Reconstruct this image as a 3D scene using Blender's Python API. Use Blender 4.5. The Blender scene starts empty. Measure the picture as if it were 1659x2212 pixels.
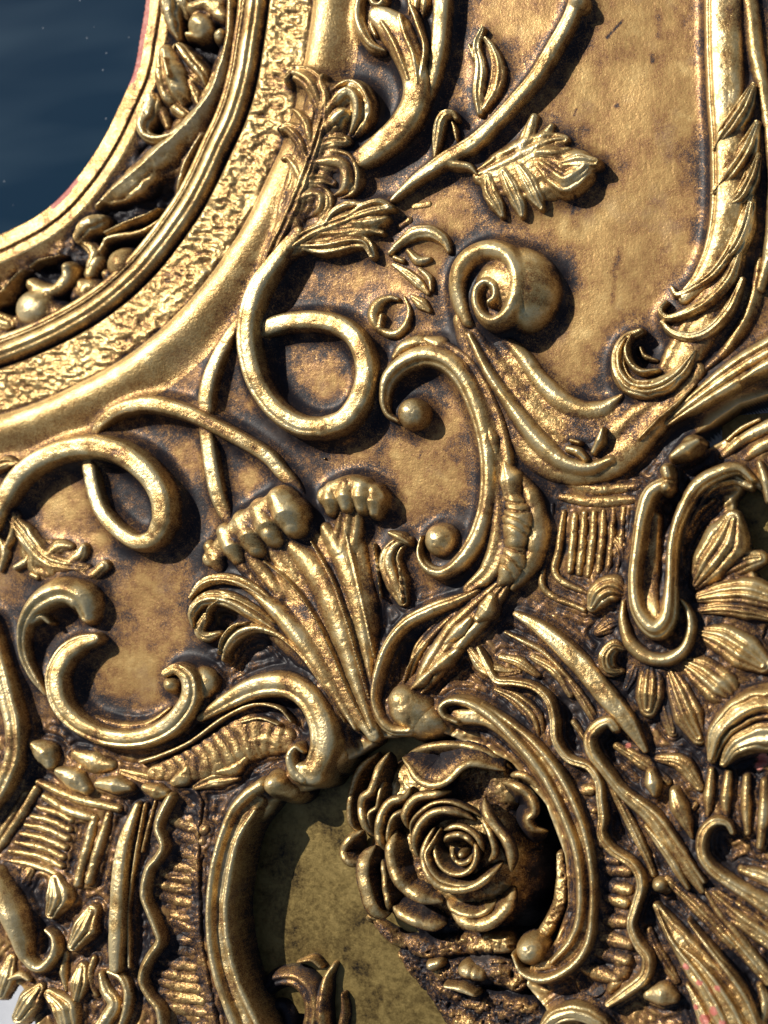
import bpy, math
import numpy as np
from mathutils import Vector, Matrix

sc = bpy.context.scene
# ------------------------------------------------------------------ camera
# units used below: 1 "d" = 1/1659 of the picture's width = S metres on the frame's face
DW, DH = 1659.0, 2212.0
S = 0.25 / DW
DIST, TANH = 0.50, 0.25
n = np.array([0.36, -0.10, 1.0]); n /= np.linalg.norm(n)
CAM = n * DIST
fw = -n
rt = np.cross(fw, [0, 1, 0]); rt /= np.linalg.norm(rt)
up = np.cross(rt, fw)
cd = bpy.data.cameras.new("camera"); cam = bpy.data.objects.new("camera", cd)
sc.collection.objects.link(cam); sc.camera = cam
cam.matrix_world = Matrix(((rt[0], up[0], n[0], CAM[0]), (rt[1], up[1], n[1], CAM[1]), (rt[2], up[2], n[2], CAM[2]), (0, 0, 0, 1)))
cd.sensor_fit = 'HORIZONTAL'; cd.sensor_width = 24.0; cd.lens = 12.0 / TANH
cd.clip_start = 0.02; cd.clip_end = 200.0
cd.dof.use_dof = True; cd.dof.focus_distance = DIST - 0.008; cd.dof.aperture_fstop = 9.0
# ------------------------------------------------------------------ sky and sun
SUN_EL = math.radians(45); SUN_DIR = np.array([-0.77, 0.64]); SUN_DIR /= np.linalg.norm(SUN_DIR)
w = bpy.data.worlds.new("World"); sc.world = w; w.use_nodes = True
nt = w.node_tree; nt.nodes.clear()
sky = nt.nodes.new('ShaderNodeTexSky'); sky.sky_type = 'NISHITA'; sky.sun_disc = False
sky.sun_elevation = SUN_EL; sky.sun_rotation = math.atan2(SUN_DIR[0], SUN_DIR[1])
bg = nt.nodes.new('ShaderNodeBackground'); bg.inputs['Strength'].default_value = 0.05
wo = nt.nodes.new('ShaderNodeOutputWorld')
nt.links.new(sky.outputs[0], bg.inputs[0]); nt.links.new(bg.outputs[0], wo.inputs[0])
sl = bpy.data.lights.new("sun", 'SUN'); sl.energy = 4.6; sl.angle = math.radians(0.55); sl.color = (1.0, 0.94, 0.85)
so = bpy.data.objects.new("sun", sl); sc.collection.objects.link(so)
sv = Vector((SUN_DIR[0] * math.cos(SUN_EL), SUN_DIR[1] * math.cos(SUN_EL), math.sin(SUN_EL)))
so.rotation_euler = sv.to_track_quat('Z', 'Y').to_euler(); so.location = sv * 2
sc.view_settings.view_transform = 'Standard'; sc.view_settings.look = 'None'
sc.view_settings.exposure = 0.28; sc.view_settings.gamma = 1.0; sc.view_settings.use_curve_mapping = False

# ------------------------------------------------------------------ measuring helpers
def ray_xy(u, v, z=0.0):
    """point of the frame's face (or of a level z d above it) seen at picture position u, v -> world xy"""
    u = np.asarray(u, float); v = np.asarray(v, float); z = np.asarray(z, float)
    x = (u - DW / 2) / (DW / 2) * TANH; y = -(v - DH / 2) / (DW / 2) * TANH
    d = [fw[i] + x * rt[i] + y * up[i] for i in range(3)]
    t = (z * S - CAM[2]) / d[2]
    return CAM[0] + t * d[0], CAM[1] + t * d[1]
def foot(u, v, z):
    """level-0 grid position of what is seen at u, v and stands z d high"""
    X, Y = ray_xy(u, v, z)
    p = [X - CAM[0], Y - CAM[1], -CAM[2]]
    f = sum(p[i] * fw[i] for i in range(3))
    a = sum(p[i] * rt[i] for i in range(3)) / f; b = sum(p[i] * up[i] for i in range(3)) / f
    return DW / 2 + a / TANH * DW / 2, DH / 2 - b / TANH * DW / 2

# ------------------------------------------------------------------ the grid every cast piece is measured on
ST = 2.0
U0, U1, V0, V1 = -160, 1844, -160, 2400
gu = np.arange(U0, U1 + .1, ST); gv = np.arange(V0, V1 + .1, ST)
NU, NV = len(gu), len(gv)
UU, VV = np.meshgrid(gu.astype(np.float32), gv.astype(np.float32))
GX, GY = ray_xy(UU, VV, 0.0)
rs = np.random.RandomState(7)
def vnoise(scale, seed, sx=1.0, sy=1.0, U=None, V=None):
    """smooth lattice noise in -1..1"""
    U = UU if U is None else U; V = VV if V is None else V
    r = np.random.RandomState(seed); L = r.rand(257, 257).astype(np.float32) * 2 - 1
    a = (U + 500) / (scale * sx); b = (V + 500) / (scale * sy)
    i = np.floor(a).astype(int); j = np.floor(b).astype(int); fa = a - i; fb = b - j
    fa = fa * fa * (3 - 2 * fa); fb = fb * fb * (3 - 2 * fb)
    i0, i1, j0, j1 = i % 257, (i + 1) % 257, j % 257, (j + 1) % 257
    return (L[j0, i0] * (1 - fa) + L[j0, i1] * fa) * (1 - fb) + (L[j1, i0] * (1 - fa) + L[j1, i1] * fa) * fb
N40, N18, N8, N4 = vnoise(40, 1), vnoise(18, 2), vnoise(8, 3), vnoise(4.5, 4)
LUMP = 1.2 * N40 + 0.45 * N18 + 0.28 * N8 + 0.22 * N4 - 3.0 * np.clip(vnoise(13, 51) - .60, 0, 1) - 2.5 * np.clip(vnoise(6, 52) - .66, 0, 1)
def sm(a, b, x):
    t = np.clip((x - a) / (b - a), 0, 1); return t * t * (3 - 2 * t)
def blur(A, sig):
    k = sig / ST
    fy = np.fft.fftfreq(A.shape[0])[:, None]; fx = np.fft.rfftfreq(A.shape[1])[None, :]
    return np.fft.irfft2(np.fft.rfft2(A) * np.exp(-2 * (math.pi * k) ** 2 * (fx * fx + fy * fy)), s=A.shape).astype(np.float32)
def poly_mask(pts):
    m = np.zeros(UU.shape, bool); P = pts
    for k in range(len(P)):
        (x1, y1), (x2, y2) = P[k], P[(k + 1) % len(P)]
        if y1 == y2: continue
        c = (VV > min(y1, y2)) & (VV <= max(y1, y2))
        xi = x1 + (VV - y1) * (x2 - x1) / (y2 - y1)
        m ^= c & (UU < xi)
    return m
def cr(pts, step=4.0):
    """Catmull-Rom through rows of an (n, k) array, resampled; returns samples and 0..1 parameter"""
    P = np.asarray(pts, float)
    if len(P) == 1: return P.copy(), np.zeros(1)
    if len(P) == 2: Q = [P[0] + (P[0] - P[1]), P[0], P[1], P[1] + (P[1] - P[0])]
    else: Q = [2 * P[0] - P[1]] + list(P) + [2 * P[-1] - P[-2]]
    out = []
    for i in range(1, len(Q) - 2):
        a, b, c, d = Q[i - 1], Q[i], Q[i + 1], Q[i + 2]
        m = max(2, int(math.hypot(*(c - b)[:2]) / step) + 1)
        for t in np.arange(m) / m:
            out.append(.5 * (2 * b + (c - a) * t + (2 * a - 5 * b + 4 * c - d) * t * t + (3 * b - a - 3 * c + d) * t ** 3))
    out.append(Q[-2]); out = np.array(out)
    L = np.r_[0, np.cumsum(np.hypot(*np.diff(out[:, :2], axis=0).T))]
    return out, L / max(L[-1], 1e-6)
def parse(t):
    return [tuple(float(c) for c in p.split(',')) for p in t.split()]
def along(val, s):
    if np.isscalar(val): return np.full(len(s), float(val))
    return np.interp(s, np.linspace(0, 1, len(val)), val)

def K(pts, w, z, p='r', g=(), rib=None, z0=-8, img=True, cr=()):
    return dict(cr=cr, pts=parse(pts), w=w, z=z, p=p, g=g, rib=rib, z0=z0, img=img)
ZK = 0.84
def prof(name, x):
    if name == 'r': return np.sqrt(np.clip(1 - x * x, 0, 1))
    if name == 'b': return np.sqrt(np.clip(1 - x ** 4, 0, 1))
    if name == 'c': return .5 + .5 * np.cos(np.pi * x)
    if name == 'v': return (1 - x) * .85 + .15 * np.sqrt(np.clip(1 - x * x, 0, 1))
    if name == 'f': return np.clip((1 - x) / .16, 0, 1) ** .6
    if name == 'u': return (.62 + .38 * np.minimum(x / .8, 1) ** 2) * np.clip((1 - x) / .14, 0, 1) ** .5
    return 1 - x * x
def raster(st):
    P, s = cr(st['pts'])
    zz = along(st['z'], s); zz = np.where(zz > 0, zz * ZK, zz); ww = np.maximum(along(st['w'], s), 2.0)
    fu, fv = foot(P[:, 0], P[:, 1], zz) if st['img'] else (P[:, 0], P[:, 1])
    m = ww.max() + 4
    i0 = max(0, int((fu.min() - m - U0) / ST)); i1 = min(NU, int((fu.max() + m - U0) / ST) + 2)
    j0 = max(0, int((fv.min() - m - V0) / ST)); j1 = min(NV, int((fv.max() + m - V0) / ST) + 2)
    if i1 - i0 < 3 or j1 - j0 < 3: return None
    X = np.full((j1 - j0, i1 - i0), 9.0, np.float32); SS = np.zeros_like(X); ZZ = np.zeros_like(X); SG = np.zeros_like(X)
    for k in range(max(1, len(P) - 1)):
        q = min(k + 1, len(P) - 1)
        ax, ay, bx, by = fu[k], fv[k], fu[q], fv[q]
        r = max(ww[k], ww[q]) + 2
        a0 = max(i0, int((min(ax, bx) - r - U0) / ST)); a1 = min(i1, int((max(ax, bx) + r - U0) / ST) + 2)
        b0 = max(j0, int((min(ay, by) - r - V0) / ST)); b1 = min(j1, int((max(ay, by) + r - V0) / ST) + 2)
        if a1 <= a0 or b1 <= b0: continue
        sl_ = (slice(b0 - j0, b1 - j0), slice(a0 - i0, a1 - i0))
        px = UU[b0:b1, a0:a1] - ax; py = VV[b0:b1, a0:a1] - ay
        dx, dy = bx - ax, by - ay; L2 = dx * dx + dy * dy + 1e-9
        t = np.clip((px * dx + py * dy) / L2, 0, 1)
        d = np.hypot(px - t * dx, py - t * dy) / (ww[k] + t * (ww[q] - ww[k]))
        b = d < X[sl_]
        if not b.any(): continue
        X[sl_] = np.where(b, d, X[sl_]); SS[sl_] = np.where(b, s[k] + t * (s[q] - s[k]), SS[sl_])
        ZZ[sl_] = np.where(b, zz[k] + t * (zz[q] - zz[k]), ZZ[sl_]); SG[sl_] = np.where(b, np.sign(dx * py - dy * px), SG[sl_])
    x = np.minimum(X, 1.0); h = prof(st['p'], x)
    xs = x * SG
    for (c, gw, dp) in st['g']:
        h = h - dp * np.exp(-((xs - c) / gw) ** 2) * (x < 1)
    if st['rib']:
        nn, amp, sk = st['rib']
        h = h + 1.6 * amp * (np.abs(np.sin(np.pi * (nn * SS + sk * (x - .5) + .10 * N18[j0:j1, i0:i1]))) ** .7 - .6) * (1 - x * x) ** .5
    for (s0, sw, dp, sk) in st['cr']:      # creases across the form
        h = h - dp * np.exp(-((SS - s0 + sk * xs) / sw) ** 2) * (x < 1) * (1 - .4 * x)
    if st.get('vein'):      # tool marks running along the form
        h = h - st['vein'] * (.5 + .5 * np.cos(2 * np.pi * (xs * 2.4 + .22 * N18[j0:j1, i0:i1] + .3 * N40[j0:j1, i0:i1]))) ** 2 * sm(.08, .3, x) * sm(1.0, .75, x)
    H = st['z0'] + (ZZ - st['z0']) * h
    return i0, i1, j0, j1, np.where(X < 1, H, st['z0']).astype(np.float32), X < 1

# ------------------------------------------------------------------ meshes
FRAME = bpy.data.objects.new("wall_mirror", None); sc.collection.objects.link(FRAME)
FRAME["label"] = "dark mirror in an ornate gilded frame carved with scrolls, leaves and a rose"; FRAME["category"] = "mirror"
PIECES = []          # (name, parent, window, H, mask, wash bias, material)
EXTRA = []           # painted marks (u, v, r, kind)
def fill(me, V, F, smooth=True):
    nf = len(F); k = F.shape[1]
    me.vertices.add(len(V)); me.vertices.foreach_set('co', np.ascontiguousarray(V, np.float32).ravel())
    me.loops.add(nf * k); me.loops.foreach_set('vertex_index', np.ascontiguousarray(F, np.int32).ravel())
    me.polygons.add(nf); me.polygons.foreach_set('loop_start', np.arange(0, nf * k, k, dtype=np.int32))
    me.polygons.foreach_set('loop_total', np.full(nf, k, np.int32))
    me.polygons.foreach_set('use_smooth', np.full(nf, smooth, bool))
    me.update(); me.validate()
def attr(me, name, val):
    a = me.attributes.new(name, 'FLOAT', 'POINT'); a.data.foreach_set('value', np.ascontiguousarray(val, np.float32))
def link(name, me, parent, mat):
    o = bpy.data.objects.new(name, me); sc.collection.objects.link(o); o.parent = parent
    me.materials.append(mat); return o
def orn(name, strokes, parent=None, k=5.0, lump=1.1, wash=0.0, ws=1.0):
    """one cast ornament: its strokes flow into each other; returns a handle that sub-parts use as parent"""
    if name == 'ball': lump = 2.6
    if any(s['z0'] == -92 for s in strokes): ws, k, lump = ws * 1.55, max(k, 18), 2.4
    vn = .075 if any(q in name for q in ('leaf', 'lobe', 'scroll_end')) else 0
    for s in strokes: s['vein'] = vn; s['w'] = s['w'] * ws if np.isscalar(s['w']) else [q * ws for q in s['w']]
    R = [r for r in (raster(s) for s in strokes) if r]
    if not R: return None
    i0 = min(r[0] for r in R); i1 = max(r[1] for r in R); j0 = min(r[2] for r in R); j1 = max(r[3] for r in R)
    zb = min(s['z0'] for s in strokes)
    H = np.full((j1 - j0, i1 - i0), zb, np.float32); M = np.zeros(H.shape, bool)
    for (a0, a1, b0, b1, h, m) in R:
        sl_ = (slice(b0 - j0, b1 - j0), slice(a0 - i0, a1 - i0)); o = H[sl_]
        e = np.maximum(k - np.abs(o - h), 0) / k
        mx = np.maximum(o, h) + np.where(m & M[sl_], e * e * k * .25, 0)
        H[sl_] = np.where(m, mx, o); M[sl_] |= m
    H += np.where(M, lump * LUMP[j0:j1, i0:i1], 0)
    rec = dict(name=name, parent=parent, win=(i0, i1, j0, j1), H=H, M=M, wash=wash, obj=None)
    PIECES.append(rec); return rec
def quads(mask_v, any_=True):
    """index quads of the grid cells whose corners are in mask"""
    a, b, c, d = mask_v[:-1, :-1], mask_v[:-1, 1:], mask_v[1:, 1:], mask_v[1:, :-1]
    m = (a | b | c | d) if any_ else (a & b & c & d)
    J, I = np.nonzero(m); wdt = mask_v.shape[1]
    F = np.stack([J * wdt + I, (J + 1) * wdt + I, (J + 1) * wdt + I + 1, J * wdt + I + 1], 1)
    used, inv = np.unique(F, return_inverse=True)
    return used, inv.reshape(F.shape)

# ------------------------------------------------------------------ materials
def nodes(name):
    m = bpy.data.materials.new(name); m.use_nodes = True
    t = m.node_tree; t.nodes.clear()
    o = t.nodes.new('ShaderNodeOutputMaterial'); b = t.nodes.new('ShaderNodeBsdfPrincipled')
    t.links.new(b.outputs[0], o.inputs[0]); return m, t, b
def nd(t, kind, **kw):
    x = t.nodes.new('ShaderNode' + kind)
    for a, v in kw.items():
        if a.startswith('i_'):
            key = a[2:].replace('_', ' ').title() if not a[2:].isdigit() else int(a[2:])
            x.inputs[key].default_value = v
        else: setattr(x, a, v)
    return x
def ramp(t, fac, stops, interp='LINEAR'):
    r = t.nodes.new('ShaderNodeValToRGB'); r.color_ramp.interpolation = interp
    while len(r.color_ramp.elements) < len(stops): r.color_ramp.elements.new(.5)
    for e, (p, c) in zip(r.color_ramp.elements, stops):
        e.position = p; e.color = (c, c, c, 1) if np.isscalar(c) else (*c, 1)
    t.links.new(fac, r.inputs[0]); return r.outputs[0]
def mth(t, op, a, b, c=None):
    x = t.nodes.new('ShaderNodeMath'); x.operation = op
    for i, q in enumerate((a, b, c)):
        if q is None: continue
        if isinstance(q, (int, float)): x.inputs[i].default_value = q
        else: t.links.new(q, x.inputs[i])
    return x.outputs[0]
def noise(t, co, scale, detail=4.0, rough=.6, dist=0.0):
    x = t.nodes.new('ShaderNodeTexNoise'); x.inputs['Scale'].default_value = scale; x.inputs['Detail'].default_value = detail
    x.inputs['Roughness'].default_value = rough; x.inputs['Distortion'].default_value = dist
    t.links.new(co, x.inputs['Vector']); return x.outputs[0]
def gilt(name, tone=0.0, grain=1.0, gloss=0.0, mk=1.0, streak=0.0, mott=1.0):
    """bronze-powder gilding over a dark wax glaze; the attribute 'wash' says how much glaze was left on, plus amber bounce light painted on steep sides"""
    m, t, b = nodes(name)
    co = t.nodes.new('ShaderNodeTexCoord').outputs['Object']
    at = nd(t, 'Attribute', attribute_name='wash').outputs['Fac']
    ch = nd(t, 'Attribute', attribute_name='chip').outputs['Fac']
    nA = noise(t, co, 330, 5, .65, .6); nB = noise(t, co, 1500, 4, .7); nC = noise(t, co, 3000, 3, .65); nD = noise(t, co, 90, 3, .5); nF = noise(t, co, 1250, 3, .7)
    amt = ramp(t, at, [(0, .55), (.25, .50), (.44, .95), (.7, 1.2), (1, 1.15)])      # rubbed crests are even, half-glazed places are flecked
    s_ = mth(t, 'MULTIPLY', mth(t, 'SUBTRACT', nA, .5), .75)
    s_ = mth(t, 'MULTIPLY_ADD', mth(t, 'SUBTRACT', nB, .5), .85, s_)
    s_ = mth(t, 'MULTIPLY_ADD', mth(t, 'SUBTRACT', nC, .5), .75, s_)
    s_ = mth(t, 'MULTIPLY_ADD', mth(t, 'SUBTRACT', nD, .5), .35, s_)
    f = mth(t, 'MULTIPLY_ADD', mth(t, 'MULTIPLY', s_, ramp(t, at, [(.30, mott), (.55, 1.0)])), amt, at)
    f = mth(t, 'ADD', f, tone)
    if streak:      # brush marks along the panel
        mp = nd(t, 'Mapping'); t.links.new(co, mp.inputs[0]); mp.inputs['Scale'].default_value = (1, .12, 1); mp.inputs['Rotation'].default_value = (0, 0, .12)
        f = mth(t, 'MULTIPLY_ADD', mth(t, 'SUBTRACT', noise(t, mp.outputs[0], 900, 3, .6), .5), streak, f)
    # flecks and pits where the glaze stuck
    nE = noise(t, co, 2100, 2, .5); f = mth(t, 'ADD', f, ramp(t, nE, [(.66, 0.0), (.76, .38)]))
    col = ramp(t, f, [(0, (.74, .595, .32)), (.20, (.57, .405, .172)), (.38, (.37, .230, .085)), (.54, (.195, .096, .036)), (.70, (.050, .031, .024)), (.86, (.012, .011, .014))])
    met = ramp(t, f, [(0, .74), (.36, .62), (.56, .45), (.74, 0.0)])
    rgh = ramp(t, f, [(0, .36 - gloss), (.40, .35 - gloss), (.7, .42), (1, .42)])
    rgh = mth(t, 'MULTIPLY_ADD', mth(t, 'SUBTRACT', nB, .5), .25, rgh)
    # scraped places: red bole under the gold
    cm = mth(t, 'MULTIPLY_ADD', mth(t, 'SUBTRACT', nB, .5), 1.2, ch)
    cm = ramp(t, cm, [(.50, 0.0), (.58, 1.0)])
    bole = ramp(t, nA, [(.35, (.42, .10, .07)), (.6, (.55, .22, .17)), (.75, (.60, .42, .36))])
    mx = nd(t, 'Mix', data_type='RGBA'); t.links.new(cm, mx.inputs[0]); t.links.new(col, mx.inputs[6]); t.links.new(bole, mx.inputs[7])
    # dull greyish bloom of dust and old wax, in patches
    du = mth(t, 'MULTIPLY', ramp(t, noise(t, co, 60, 4, .6), [(.56, 0.0), (.74, .28)]), ramp(t, nB, [(.3, .3), (.6, 1.0)]))
    dm = nd(t, 'Mix', data_type='RGBA'); t.links.new(du, dm.inputs[0]); t.links.new(mx.outputs[2], dm.inputs[6]); dm.inputs[7].default_value = (.24, .195, .165, 1)
    t.links.new(dm.outputs[2], b.inputs['Base Color'])
    met = mth(t, 'MULTIPLY', met, mth(t, 'SUBTRACT', 1.0, du))
    t.links.new(mth(t, 'MULTIPLY', mth(t, 'MULTIPLY', met, mk), mth(t, 'SUBTRACT', 1.0, cm)), b.inputs['Metallic']); t.links.new(rgh, b.inputs['Roughness'])
    b.inputs['Specular IOR Level'].default_value = .18
    bp = nd(t, 'Bump'); bp.inputs['Strength'].default_value = .8 * grain; bp.inputs['Distance'].default_value = .00026
    hh = mth(t, 'MULTIPLY_ADD', nC, .25, mth(t, 'MULTIPLY', nF, 1.0)); t.links.new(hh, bp.inputs['Height']); t.links.new(bp.outputs[0], b.inputs['Normal'])
    return m
GILT = gilt('antique_gilding')
PANEL_GILT = gilt('panel_gilding', .125, .40, .03, .6, .14, .42)

# ------------------------------------------------------------------ base of the frame: mouldings round the mirror, panels, openings
OPEN = [(296, -330), (309, -180), (311, -60), (307, 0), (297, 67), (282, 150), (253, 217), (197, 327), (110, 433), (0, 500), (-120, 540), (-260, 555), (-400, 545)]
_P, _s = cr(OPEN, 12.0)
_fu, _fv = foot(_P[:, 0], _P[:, 1], -45.0)
DM = np.full(UU.shape, 1e4, np.float32); SGN = np.zeros(UU.shape, np.float32); ARC = np.zeros(UU.shape, np.float32)
_L = np.r_[0, np.cumsum(np.hypot(np.diff(_fu), np.diff(_fv)))]
ci1 = int((860 - U0) / ST); cj1 = int((1080 - V0) / ST)
for k in range(len(_fu) - 1):
    px = UU[:cj1, :ci1] - _fu[k]; py = VV[:cj1, :ci1] - _fv[k]
    dx, dy = _fu[k + 1] - _fu[k], _fv[k + 1] - _fv[k]; t = np.clip((px * dx + py * dy) / (dx * dx + dy * dy), 0, 1)
    d = np.hypot(px - t * dx, py - t * dy); b = d < DM[:cj1, :ci1]
    DM[:cj1, :ci1] = np.where(b, d, DM[:cj1, :ci1]); SGN[:cj1, :ci1] = np.where(b, np.sign(dx * py - dy * px), SGN[:cj1, :ci1])
    ARC[:cj1, :ci1] = np.where(b, _L[k] + t * (_L[k + 1] - _L[k]), ARC[:cj1, :ci1])
DM = np.where(SGN > 0, -DM, DM)          # positive outside the mirror
DM[(UU > 860) | (VV > 1080)] = 1e4
def bump(d, c, hw, z): return z * np.sqrt(np.clip(1 - ((d - c) / hw) ** 2, 0, 1))
def moulding(d):
    z = np.interp(d, [-12, 0, 4, 34, 38, 42, 60, 70, 95, 150, 185, 215, 220, 286, 292, 384, 390, 440, 500], [-80, -72, -52, -50, -58, -48, -46, -52, -66, -74, -80, -78, -30, -22, -10, -8, -12, -6, 0])
    z = z + bump(d, 231, 12, 26) + bump(d, 262, 24, 40) - 4 * np.exp(-((d - 270) / 4.) ** 2)
    z = z + np.where(d < 418, bump(d, 418, 30, 34), 34 * (.5 + .5 * np.cos(np.pi * np.clip((d - 418) / 80, 0, 1))))
    return z
B = np.where(DM < 505, moulding(DM), 0).astype(np.float32)
st_m = sm(290, 298, DM) * sm(386, 376, DM)
stip = np.abs(vnoise(11, 21, 1.3, .8)) * 1.3 + np.abs(vnoise(6.5, 22, 1, 1)) * .8 + vnoise(24, 23) * .35
B += st_m * (4 + 3.2 * vnoise(10, 21, 1.3, .85) * (1 + .6 * vnoise(50, 24)) + 1.5 * vnoise(6.5, 22) + 4 * vnoise(26, 23))
B += LUMP * np.where(DM < 480, .7, .22)
B += vnoise(120, 31) * 2.0
B += sm(72, 95, DM) * sm(214, 195, DM) * (9 * vnoise(30, 33) + 7 * vnoise(15, 34) + 3 * vnoise(8, 35))
# openings of the fretwork
HOLE_A = [(548, 1800), (600, 1736), (690, 1706), (770, 1640), (830, 1600), (960, 1590), (1100, 1650), (1176, 1745), (1215, 1850), (1222, 1950), (1196, 2030), (1150, 2070), (1130, 2130), (1190, 2200), (1210, 2420), (590, 2420), (540, 2160), (520, 2050), (522, 1900)]
HOLE_B = [(1588, 1082), (1612, 1052), (1640, 1060), (1660, 1085), (1760, 1075), (1760, 1330), (1662, 1290), (1625, 1215), (1600, 1130)]
HOLE_C = [(1560, 906), (1600, 880), (1690, 850), (1690, 900), (1620, 930), (1570, 940), (1520, 968), (1500, 950)]
OUT_D = [(-200, 2130), (-80, 2120), (30, 2126), (72, 2158), (60, 2420), (-200, 2420)]
HM = poly_mask(HOLE_A) | poly_mask(HOLE_B) | poly_mask(HOLE_C) | poly_mask(OUT_D)
HB = blur(HM.astype(np.float32), 5.0)
B = B - 140 * sm(.18, .62, HB) - 8 * sm(.02, .25, HB)
CUT = HB > .60
HT = np.where(CUT, -140, B).astype(np.float32)       # highest surface at each grid point (for the glaze)

# ------------------------------------------------------------------ cast ornaments (picture positions in d, half widths and heights in d)
BD = -92
# --- flowers and leaves in the cove round the mirror
orn('wing_leaf', [K("494,-30 493,17 490,83 474,140 455,192 423,240 383,283 333,327 283,373 240,410 205,443", [30, 34, 40, 44, 48, 42, 30, 16], [4, 6, 8, 8, 2, -8, -20, -34], 'v', z0=BD),
    K("432,290 400,345 385,395 377,445", [20, 26, 26, 16], [-8, -12, -20, -36], 'v', z0=BD), K("330,340 290,385 235,425", [22, 26, 16], [-28, -26, -36], 'r', z0=BD)], k=8)
orn('bud', [K("350,108 356,150 368,190 388,222", [18, 31, 30, 12], [-14, 2, -8, -34], 'r', g=[(.25, .18, .16)], z0=BD), K("352,125 362,160", 13, 10, 'c', z0=BD)], k=12)
orn('flower_boss', [K("424,46", 26, -2, 'r', z0=BD), K("470,70", 16, -8, 'r', z0=BD), K("400,70 432,78 455,60", 15, -22, 'c', z0=BD), K("455,20 478,30", 18, -14, 'r', z0=BD), K("412,12 440,4 470,6", 16, -14, 'r', z0=BD)], k=12)
orn('tongue_leaf', [K("380,100 398,128 425,158 440,182", [14, 22, 20, 8], [-22, -12, -16, -30], 'r', g=[(.2, .2, .2)], z0=BD), K("408,175 420,205 428,225", [12, 16, 8], -28, 'r', z0=BD)], k=10)
orn('scoop_leaf', [K("322,212 311,240 300,268 312,290 340,296 368,288 390,274", [18, 20, 15, 11, 10, 10, 9], [-20, -22, -14, -12, -12, -8, -8], 'r', z0=BD), K("340,225 352,250 360,272", [24, 28, 20], [-34, -38, -40], 'c', z0=BD), K("375,230 395,245", 14, -28, 'r', z0=BD)], k=8)
orn('curled_leaf', [K("352,-40 356,0 362,30 372,60 382,80", [20, 22, 18, 14, 7], [-8, -2, -10, -20, -34], 'r', z0=BD), K("385,-30 392,5 402,30", [16, 18, 10], [-18, -20, -32], 'r', z0=BD)])
orn('leaf_cluster', [K("163,508 176,486 200,474 215,470", [14, 18, 18, 10], [-20, -10, -8, -24], 'r', z0=BD), K("222,500 260,482 318,460 340,448", [9, 13, 13, 7], [-26, -16, -14, -20], 'v', z0=BD), K("215,540 232,512 300,500 352,470", [12, 16, 16, 9], [-38, -34, -30, -34], 'c', z0=BD),
    K("178,520 200,545 190,575", [12, 16, 10], -34, 'r', z0=BD), K("320,540 340,520 362,492", [12, 18, 10], [-20, -26, -36], 'r', z0=BD)], k=9)
orn('rosette', [K("253,566", 31, 2, 'r', z0=BD), K("225,590 240,606 275,600 296,578", [12, 18, 18, 10], -30, 'r', z0=BD), K("205,560 190,590", 15, -36, 'r', z0=BD)], k=10)
orn('bud', [K("186,628 214,640", [26, 30], [-20, -26], 'r', g=[(0, .2, .12)], z0=BD), K("170,610 160,640", 14, -36, 'r', z0=BD)], k=10)
orn('rosette', [K("60,664", 37, 8, 'r', z0=BD), K("88,676 84,700", 20, -14, 'r', z0=BD), K("62,612 90,626 118,622 140,592", [14, 17, 15, 10], [-22, -18, -18, -22], 'r', z0=BD), K("138,575 142,600 134,622", [14, 12, 9], [-10, -16, -26], 'r', z0=BD),
    K("118,676 140,690", 26, -16, 'r', z0=BD), K("30,690 52,712 90,722", [12, 16, 16], -36, 'r', z0=BD)], k=10)
orn('curled_leaf', [K("-30,650 0,628 22,604 44,580", [12, 14, 13, 7], [-8, -4, -6, -16], 'v', z0=BD), K("0,735 25,745 52,736", [20, 24, 16], [-22, -18, -34], 'r', z0=BD), K("-20,690 10,700", 20, -34, 'r', z0=BD), K("60,575 84,560 130,548", [6, 8, 5], [-26, -20, -24], 'v', z0=BD)])

# --- tall acanthus leaf and its right-hand twin
orn('acanthus_leaf', [K("600,520 640,430 668,360 690,290 702,220", [18, 38, 48, 54, 50], [44, 50, 56, 62, 66], 'b'), K("575,560 604,500 640,420 664,355 684,292 698,235 700,190", [22, 24, 24, 22, 20, 18, 12], [58, 62, 66, 72, 76, 80, 80], 'r', g=[(0, .12, .16)]),
    K("692,240 684,200 662,165 632,152 615,166", [16, 26, 28, 24, 12], [74, 84, 92, 88, 70], 'r', g=[(.3, .2, .15)]), K("694,250 700,205 690,175 694,160", [12, 20, 20, 9], [74, 84, 86, 76], 'r'),
    K("696,250 722,205 748,188 768,208 770,245 758,285", [16, 26, 30, 28, 26, 14], [74, 84, 88, 82, 70, 52], 'r', g=[(-.25, .15, .2)]), K("696,280 722,250 738,238", [14, 24, 14], [72, 84, 84], 'r'), K("690,310 712,300 742,300", [14, 22, 14], [68, 72, 66], 'r', g=[(0, .2, .15)]),
    K("666,352 650,300 622,272 600,274", [14, 24, 22, 10], [68, 78, 80, 66], 'r', g=[(.2, .2, .2)]), K("670,320 660,270 645,245 632,235", [10, 18, 16, 8], [66, 78, 78, 70], 'r'), K("655,395 640,360 620,338 608,340", [12, 18, 16, 8], [60, 62, 60, 50], 'r', g=[(.2, .2, .2)]),
    K("668,350 704,342 735,345 748,372 742,405 722,422", [12, 24, 28, 26, 22, 9], [66, 72, 74, 68, 60, 40], 'r', g=[(-.3, .2, .18)]), K("655,390 690,385 715,392", [12, 20, 12], [62, 62, 54], 'r', g=[(0, .2, .16)]),
    K("640,430 672,412 692,420 690,450 668,470", [12, 22, 24, 22, 10], [60, 64, 62, 56, 40], 'r', g=[(-.2, .2, .15)]), K("622,465 640,480 632,512", [12, 20, 9], [58, 52, 36], 'r')], k=12, ws=1.22)
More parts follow.
